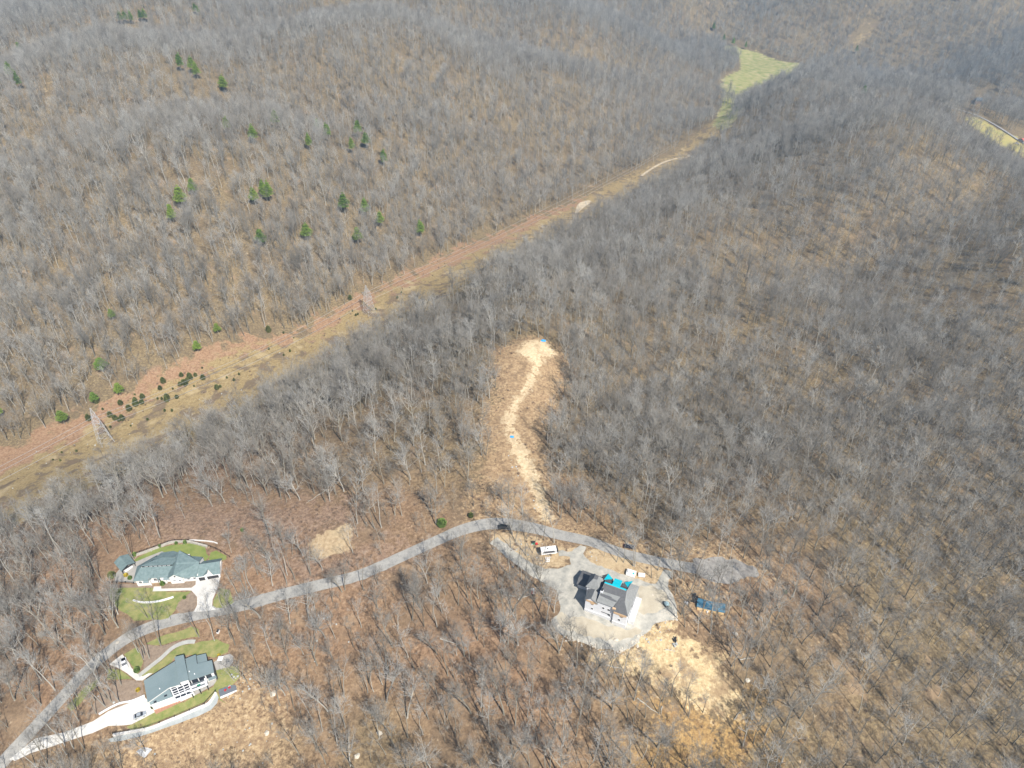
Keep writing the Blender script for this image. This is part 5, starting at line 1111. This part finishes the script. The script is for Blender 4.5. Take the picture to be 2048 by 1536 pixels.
# ------------------------------------------------------------------ single bare trees: the nearest and the ones in the gardens
extra = [(322,1291,0,1.0,0),(287,1319,3,.85,0),(277,1305,5,.8,1),(299,1317,3,.9,0),(291,1311,5,.8,0),(398,1274,0,.85,0),(429,1281,3,.85,1),(462,1278,0,.85,0),(468,1361,5,.7,1),(211,1413,1,.95,1),(223,1404,3,.95,0),(239,1404,0,1.0,1),(215,1398,5,.9,0),
  (296,1236,5,.8,0),(307,1241,3,.8,0),(342,1240,7,.8,0),(455,1230,3,.9,0),(475,1236,1,.9,0),(500,1190,3,.95,1),(492,1188,0,.95,0),(508,1186,3,.95,1),(484,1205,5,.9,0),(236,1228,2,.9,1),(228,1234,2,.9,0),(188,1250,0,1,0),(215,1240,6,.85,1),
  (268,1118,3,1.0,1),(264,1117,3,1.0,0),(300,1092,7,.8,1),(320,1075,1,1.0,1),(121,1110,0,1.15,1),(128,1108,3,1.15,1),(92,1098,3,1.1,1),(160,1085,0,1.0,0),(370,1037,7,.9,1),
  (980,1088,3,.8,0),(1022,1096,3,.8,0),(1051,1111,3,.9,0),(1065,1106,5,.85,0),(1088,1081,3,.8,0),(1108,1086,0,.95,1),(1208,1113,7,.9,0),(1233,1124,3,.8,0),(1247,1125,3,.85,0),(1266,1132,0,1.05,1),(1269,1133,3,1.0,1),(1316,1141,3,.95,0),(1303,1156,5,.85,0),
  (1080,1164,5,.9,0),(1037,1147,3,.85,0),(1361,1157,2,.9,0),(1363,1156,3,.9,1),(1350,1190,5,.8,0),(1421,1266,1,1.15,1),(1463,1333,0,.9,1),(1481,1313,3,.9,1),(1505,1323,3,.9,0),(1390,1163,3,.95,0),(1430,1185,0,.95,0),(1400,1239,3,.9,0),
  (1078,1222,2,.8,0),(1108,1225,2,.7,1),(558,1120,3,1,1),(545,1130,0,1,0),(575,1150,3,.95,1),(590,1160,3,.95,0),(620,1148,5,.95,1),(622,1152,0,.95,0),(540,1075,6,.9,0),(574,1170,3,.9,1),(715,1047,0,1.1,1),(749,1058,1,.95,0),(763,1055,3,1.1,1),
  (520,1235,6,1.0,1),(470,1290,3,.9,0),(40,1250,0,1.1,1),(70,1320,3,1.1,1),(30,1400,6,1.0,0),(110,1380,0,1.1,1),(150,1270,2,1.0,0),(130,1490,3,1.1,1),(170,1500,0,1.0,0),(95,1530,1,1.0,0),(690,1180,2,.75,0),(684,1184,2,.8,0),(1036,1290,6,.95,1),(1092,1250,1,1.0,1),(1000,1270,6,.85,1),(618,1240,2,.95,1),(650,1275,6,.9,1),(690,1455,1,1.0,1),(815,1435,6,.95,1),(560,1410,0,1.0,0),(1225,1420,6,.9,1),(1290,1435,5,.9,0)]
EW = Wm([(a, c) for a, c, *_ in extra])
dist = np.sqrt(TX**2+TY**2+(TZ-CAMZ)**2); inframe = (TU > 0) & (TU < 2048) & (TV > 0) & (TV < 1536)
# keep the scattered ones a little away from the hand placed ones
far_ok = np.ones(len(TX), bool)
for x, y, _ in EW: far_ok &= np.hypot(TX-x, TY-y) > 3.0
for x, y, _ in Wm([p for p, k in PN]): far_ok &= (np.hypot(TX-x, TY-y) > 5.5) & ~((np.abs(TX-x*(1-9/np.hypot(x, y))) < 5) & (np.abs(TY-y*(1-9/np.hypot(x, y))) < 6))
TX, TY, TZ, TU, TV, SAP, dist, inframe = (a[far_ok] for a in (TX, TY, TZ, TU, TV, SAP, dist, inframe))
NEAR = 300-len(extra)
order = np.argsort(dist+1e5*(~inframe | SAP)); near_i = order[:NEAR]; far_i = order[NEAR:]
def zone(u, v):
    if u < 250: return 'in the wood left of the long white house' if v < 1290 else 'beside the road in the lower left corner'
    if u < 560 and v < 1160: return 'behind the long white house'
    if u < 560 and v < 1300: return 'between the road and the two house lawns'
    if u < 560: return 'on the stony slope below the house with the pergola' if v > 1420 else 'in the mulch beds around the house with the pergola'
    if v < 1200 and u < 960: return 'in the wood above the winding road'
    if u < 820: return 'on the leafy slope just below the winding road' if v < 1350 else 'near the bottom edge left of the middle'
    if u < 1140 and v < 1140: return 'around the camper trailer'
    if u < 1140: return 'in the wood left of the unfinished house' if v < 1380 else 'near the bottom edge in the middle'
    if v < 1172 and u < 1400: return 'on the strip between the road and the unfinished house'
    if u < 1360: return 'below the gravel yard of the unfinished house'
    if u < 1560: return 'between the blue tarpaulin and the straw coloured clearing' if v < 1420 else 'on the yellow scrub at the bottom edge'
    if u < 1800: return 'on the slope right of the straw coloured clearing' if v > 1280 else 'in the wood right of the blue tarpaulin'
    return 'in the lower right corner of the wood' if v > 1300 else 'on the right edge of the wood'
LOOK = ['tall', 'forked', 'broad', 'slender', 'short', 'thin', 'large', 'small']
protos = [make_tree(100+i, **{**k, 'spread': k['spread']*1.1, 'dens': k.get('dens', 1)*.85}) for i, k in enumerate(KINDS)]
tm = []
for T, C in protos:
    a = mesh_of(T, 'trunk', M['bark']); b = mesh_of(C, 'crown', M['twig']); a2 = a.copy(); a2.materials[0] = M['bark_pale']; b2 = b.copy(); b2.materials[0] = M['twig_pale']
    tm.append(((('trunk', a), ('crown', b)), (('trunk', a2), ('crown', b2))))
def put_tree(x, y, z, u, v, k, s, pale):
    lab = '%s bare %s tree %s' % (LOOK[k], 'whitish' if pale else 'grey', where(u, v))
    TREES.append((inst('bare_tree', tm[k][pale], (x, y, z-.1), rg.uniform(0,6.28), (s*rg.uniform(.95,1.05), s*rg.uniform(.95,1.05), s), lab, 'tree', 'bare trees '+zone(u, v)), u))
TREES = []
for (u, v, k, s, pale), (x, y, z) in zip(extra, EW): put_tree(x, y, z, u, v, k, s, pale)
for i in near_i:
    put_tree(TX[i], TY[i], TZ[i], TU[i], TV[i], rg.choice([0,0,1,2,3,3,3,4,5,5,7,7,6]), rg.uniform(.7,1.08), int(rg.random() < .3))
order_labels(TREES)
farp = [make_tree(500+i, **{**k, 'spread': k['spread']*1.2, 'dens': k.get('dens', 1)*.8}) for i, k in enumerate(KINDS)]
srcs = [source('bare_tree_source', T, C, M['bark'], M['twig']) for T, C in farp]
srcs.append(source('bare_tree_source', *farp[0], M['bark_pale'], M['twig_pale'])); srcs.append(source('bare_tree_source', *farp[2], M['bark_pale'], M['twig_pale']))
var = rng.choice(len(srcs), len(far_i), p=[.14,.12,.13,.13,.12,.13,.07,.08,.04,.04])
var[SAP[far_i]] = rng.choice([7,7,5,4], int(SAP[far_i].sum())); fs_ = np.where(SAP, rng.uniform(.25,.55,len(TX)), 1.0)
big_n = np.sin(TX/61+1)*np.sin(TY/83)+np.sin(TX/190-TY/140)
scatter_obj('bare_wood', np.stack([TX, TY, TZ-.1], 1)[far_i], rng.uniform(0, 6.28, len(far_i)), (rng.uniform(.7, 1.12, len(far_i))+.06*big_n[far_i])*fs_[far_i]*(1-.12*((TU[far_i] > 250) & (TV[far_i] > 1000))), var, srcs,
            label='wood of leafless grey trees covering all the hills', cat='wood')

# ------------------------------------------------------------------ undergrowth, rocks, fallen trunks
def pts_in(pg, s, prob=1.0):
    x0, y0 = pg.min(0); x1, y1 = pg.max(0); x, y = jitter(x0, x1, y0, y1, s); k = inside(x, y, pg) & (rng.random(x.shape) < prob); return x[k], y[k]
bs = [source('brush_source', shrub(200+i), MB(), M['brush'], M['brush']) for i in range(3)]
bx, by = [], []
for nm, s, pr in (('brush',1.7,.9),('brush2',2.0,.8),('hill',2.6,.3),('scrub',2.4,.5),('rough',3.2,.45),('verge',3.0,.3),('isle1',3.0,.5),('isle2',2.6,.5),('isle3',2.6,.5),('straw',3.6,.22),('corr',5,.55)):
    a, c = pts_in(A_[nm], s, pr); bx.append(a); by.append(c)
ux, uy = jitter(-230, 260, 80, 420, 5.2); _, uu, vv = visible(ux, uy, Zv(ux, uy)); k_ = (vv > 880) & ~blocked(ux, uy) & (rng.random(ux.shape) < .6); bx.append(ux[k_]); by.append(uy[k_])
bx = np.concatenate(bx); by = np.concatenate(by)
nob = seg_dist(bx, by, [tuple(p) for p in road_c]) > 4.5
gpath = poly(z3([(-180,1600),(150,1500),(710,1330),(1210,1120),(1400,1010),(1485,880),(1540,960),(1500,1070),(1400,1170),(900,1380),(500,1520),(60,1640)])); nob &= ~inside(bx, by, gpath)
yard = poly(z4([(430,240),(540,200),(600,340),(900,450),(1190,535),(1270,405),(1340,425),(1385,780),(1080,1000),(900,1150),(300,980),(240,880),(310,700),(200,550),(-200,250),(-60,260),(180,400),(420,360)]))
nob &= ~inside(bx, by, yard) & (sdist(bx, by, A_['sand']) < -.5)
clump = np.sin(bx/3.1+2*np.sin(by/7))*np.sin(by/3.7+2*np.sin(bx/5)); nob &= clump > -.15+.5*rng.random(len(bx))-.3*inside(bx, by, A_['brush'])
bx, by = bx[nob], by[nob]
scatter_obj('undergrowth', np.stack([bx, by, Zv(bx, by)], 1), rng.uniform(0,6.28,len(bx)), rng.uniform(.2,.75,len(bx))*np.where(inside(bx, by, A_['hill']), .6, 1), rng.integers(0,3,len(bx)), bs, label='low brown brush and saplings on the ground between the trees', cat='undergrowth')
def rock_mb(seed):
    rg = random.Random(seed); bm = bmesh.new(); bmesh.ops.create_icosphere(bm, subdivisions=1, radius=.5); mb = MB()
    for v in bm.verts: v.co = Vector((v.co.x*rg.uniform(.7,1.3), v.co.y*rg.uniform(.7,1.2), v.co.z*rg.uniform(.45,.8)))
    mb.add([v.co[:] for v in bm.verts], [tuple(q_.index for q_ in f.verts) for f in bm.faces]); bm.free(); return mb
rs = [source('rock_source', rock_mb(i), MB(), M['rock'] if i < 2 else M['rockgrey'], M['rock']) for i in range(4)]
def rocks(name, areas, label, kinds, s0, s1):
    X, Y = [], []
    for px, s, pr in areas: a, c = pts_in(poly(px), s, pr); X.append(a); Y.append(c)
    X = np.concatenate(X); Y = np.concatenate(Y)
    scatter_obj(name, np.stack([X, Y, Zv(X, Y)+.1], 1), rng.uniform(0,6.28,len(X)), s0+(s1-s0)*rng.random(len(X))**3, rng.choice(kinds, len(X)), rs, label=label, cat='rocks')
rocks('rubble', [(z4([(330,1000),(560,1060),(760,1110),(980,1060),(1060,960),(1100,1000),(1030,1110),(900,1190),(680,1170),(460,1090),(320,1040)]),.75,.6),(z4([(1240,790),(1330,770),(1385,800),(1380,870),(1290,880),(1250,860)]),.7,.7),
   (z4([(1180,560),(1380,700),(1250,760),(1130,760)]),2,.3),(z4([(240,850),(320,900),(420,1000),(330,1010),(240,930)]),1.3,.5)], 'blue grey broken rock edging the gravel yard', [2,3,3], .3, 1.4)
rocks('stones', [(z4([(1070,920),(1300,870),(1320,960),(1250,1080),(1100,1080)]),1.1,.55),([(310,1500),(440,1440),(500,1380),(520,1400),(560,1470),(540,1536),(300,1536)],2.1,.4),([(460,1345),(490,1330),(510,1370),(480,1400),(455,1400)],1.2,.6),
   ([(570,1240),(660,1230),(720,1290),(700,1330),(600,1330)],3,.35),(z4([(540,210),(700,290),(760,390),(600,330)]),1.3,.45),([(1012,1080),(1060,1075),(1130,1110),(1080,1135),(1030,1110)],1.8,.3),
   ([(1015,900),(1030,900),(1040,960),(1025,960)],1.5,.4),([(1060,990),(1085,990),(1095,1040),(1070,1040)],1.6,.45),([(1090,690),(1115,705),(1105,718),(1085,712)],1.5,.5),([(870,1110),(1010,1085),(1060,1140),(1040,1150),(980,1100),(870,1125)],2.6,.4),
   ([(200,1340),(240,1320),(255,1395),(190,1430)],3,.3),([(0,930),(205,830),(500,700),(640,680),(560,750),(300,870),(0,1000)],6,.35),(zA([(490,380),(850,255),(1100,180),(1500,200),(1600,240),(1500,225),(1100,215),(850,280),(520,410)]),1.0,.35)], 'pale sandstone stones scattered over the bare slopes', [0,1,1], .2, 1.2)
for i, (u, v, s, lab) in enumerate([(1232,1280,2.0,'dark edge'),(547,1388,2.4,'x'),(534,1467,2.2,'x'),(759,1467,2.2,'x'),(715,1513,2.4,'x'),(1008,1283,1.6,'x'),(1266,1236,1.6,'x'),(1352,1235,1.8,'x'),(1093,1163,1.2,'x'),(1470,1268,2.4,'x'),(1495,1362,2.4,'x'),(1115,1250,1.6,'x'),(235,1285,1.8,'x')]):
    L_ = ['rounded boulder at the lower edge of the gravel yard','pale round boulder on the stony slope right of the grey deck','pale boulder among trees below the stony slope','wide flat tan boulder near the bottom edge in the middle','large tan boulder at the bottom edge left of the middle',
          'pale standing boulder in the wood left of the unfinished house','white block at the lower right corner of the unfinished house','white boulder on the grey rubble heap right of the unfinished house','white boulder between the camper trailer and the unfinished house',
          'round tan boulder in the wood below the blue tarpaulin','round tan boulder at the right edge of the straw coloured clearing','pale boulder at the left edge of the gravel yard','pale boulder on the bank above the road at the left'][i]
    me_ = rock_mb(300+i).build('boulder', M['rock']); me_.location = G(u, v)+Vector((0,0,.1*s)); me_.scale = (s*1.1, s*.9, s*.7); me_.rotation_euler.z = i; tag(me_, L_, 'boulder')
LG = [((1018,1192),(1033,1194),'short pale fallen log lying left of the red and white toilet'),((1036,1200),(1063,1189),'long pale fallen trunk below the red and white toilet'),((1212,1330),(1249,1341),'pale fallen trunk along the lower edge of the gravel yard'),
      ((1324,1413),(1322,1431),'broken grey snag in the yellow scrub'),((1274,1397),(1322,1432),'long thin fallen trunk below the straw coloured clearing'),((1478,1320),(1510,1315),'thin fallen log right of the straw coloured clearing'),((1330,1300),(1352,1304),'short pale log on the straw coloured clearing'),
      ((880,1278),(932,1292),'long fallen grey tree on the leafy slope in the middle'),((1468,1440),(1486,1415),'grey fallen branch right of the yellow scrub'),((655,978),(612,1008),'long grey fallen trunk at the wood edge behind the tan lot')]
for (a, b2, c) in LG:
    p, q_ = G(*a), G(*b2); b_ = MB(); d = q_-p; prev = Vector((0,0,.3))
    for j in range(1, 7):
        s = j/6; x = Vector((d.x*s, d.y*s, 0)); x += Vector((rg.uniform(-.3,.3), rg.uniform(-.3,.3), 0)); x.z = Z(p.x+x.x, p.y+x.y)-p.z+.28; b_.tube(prev, x, .3-.035*j, .3-.035*(j+1), 6)
        if j > 2: b_.tube(prev, prev+Vector((rg.uniform(-1.5,1.5), rg.uniform(-1.5,1.5), rg.uniform(.3,1.2))), .08, .03, 4)
        prev = x
    o = b_.build('fallen_log', M['bark_pale']); o.location = p; tag(o, c, 'log')

# ------------------------------------------------------------------ haze
hz = MB(); hz.box(-4600, 4600, -1000, 7600, float(GZ.min())-1, 255)
m = bpy.data.materials.new('haze air'); m.use_nodes = True; t = m.node_tree; t.nodes.remove(t.nodes['Principled BSDF'])
pv = t.nodes.new('ShaderNodeVolumePrincipled'); pv.inputs['Color'].default_value = (.42,.7,1,1); pv.inputs['Density'].default_value = .00015
pv.inputs['Anisotropy'].default_value = .1
t.links.new(pv.outputs[0], t.nodes['Material Output'].inputs['Volume'])
o = hz.build('haze', m); o['kind'] = 'stuff'
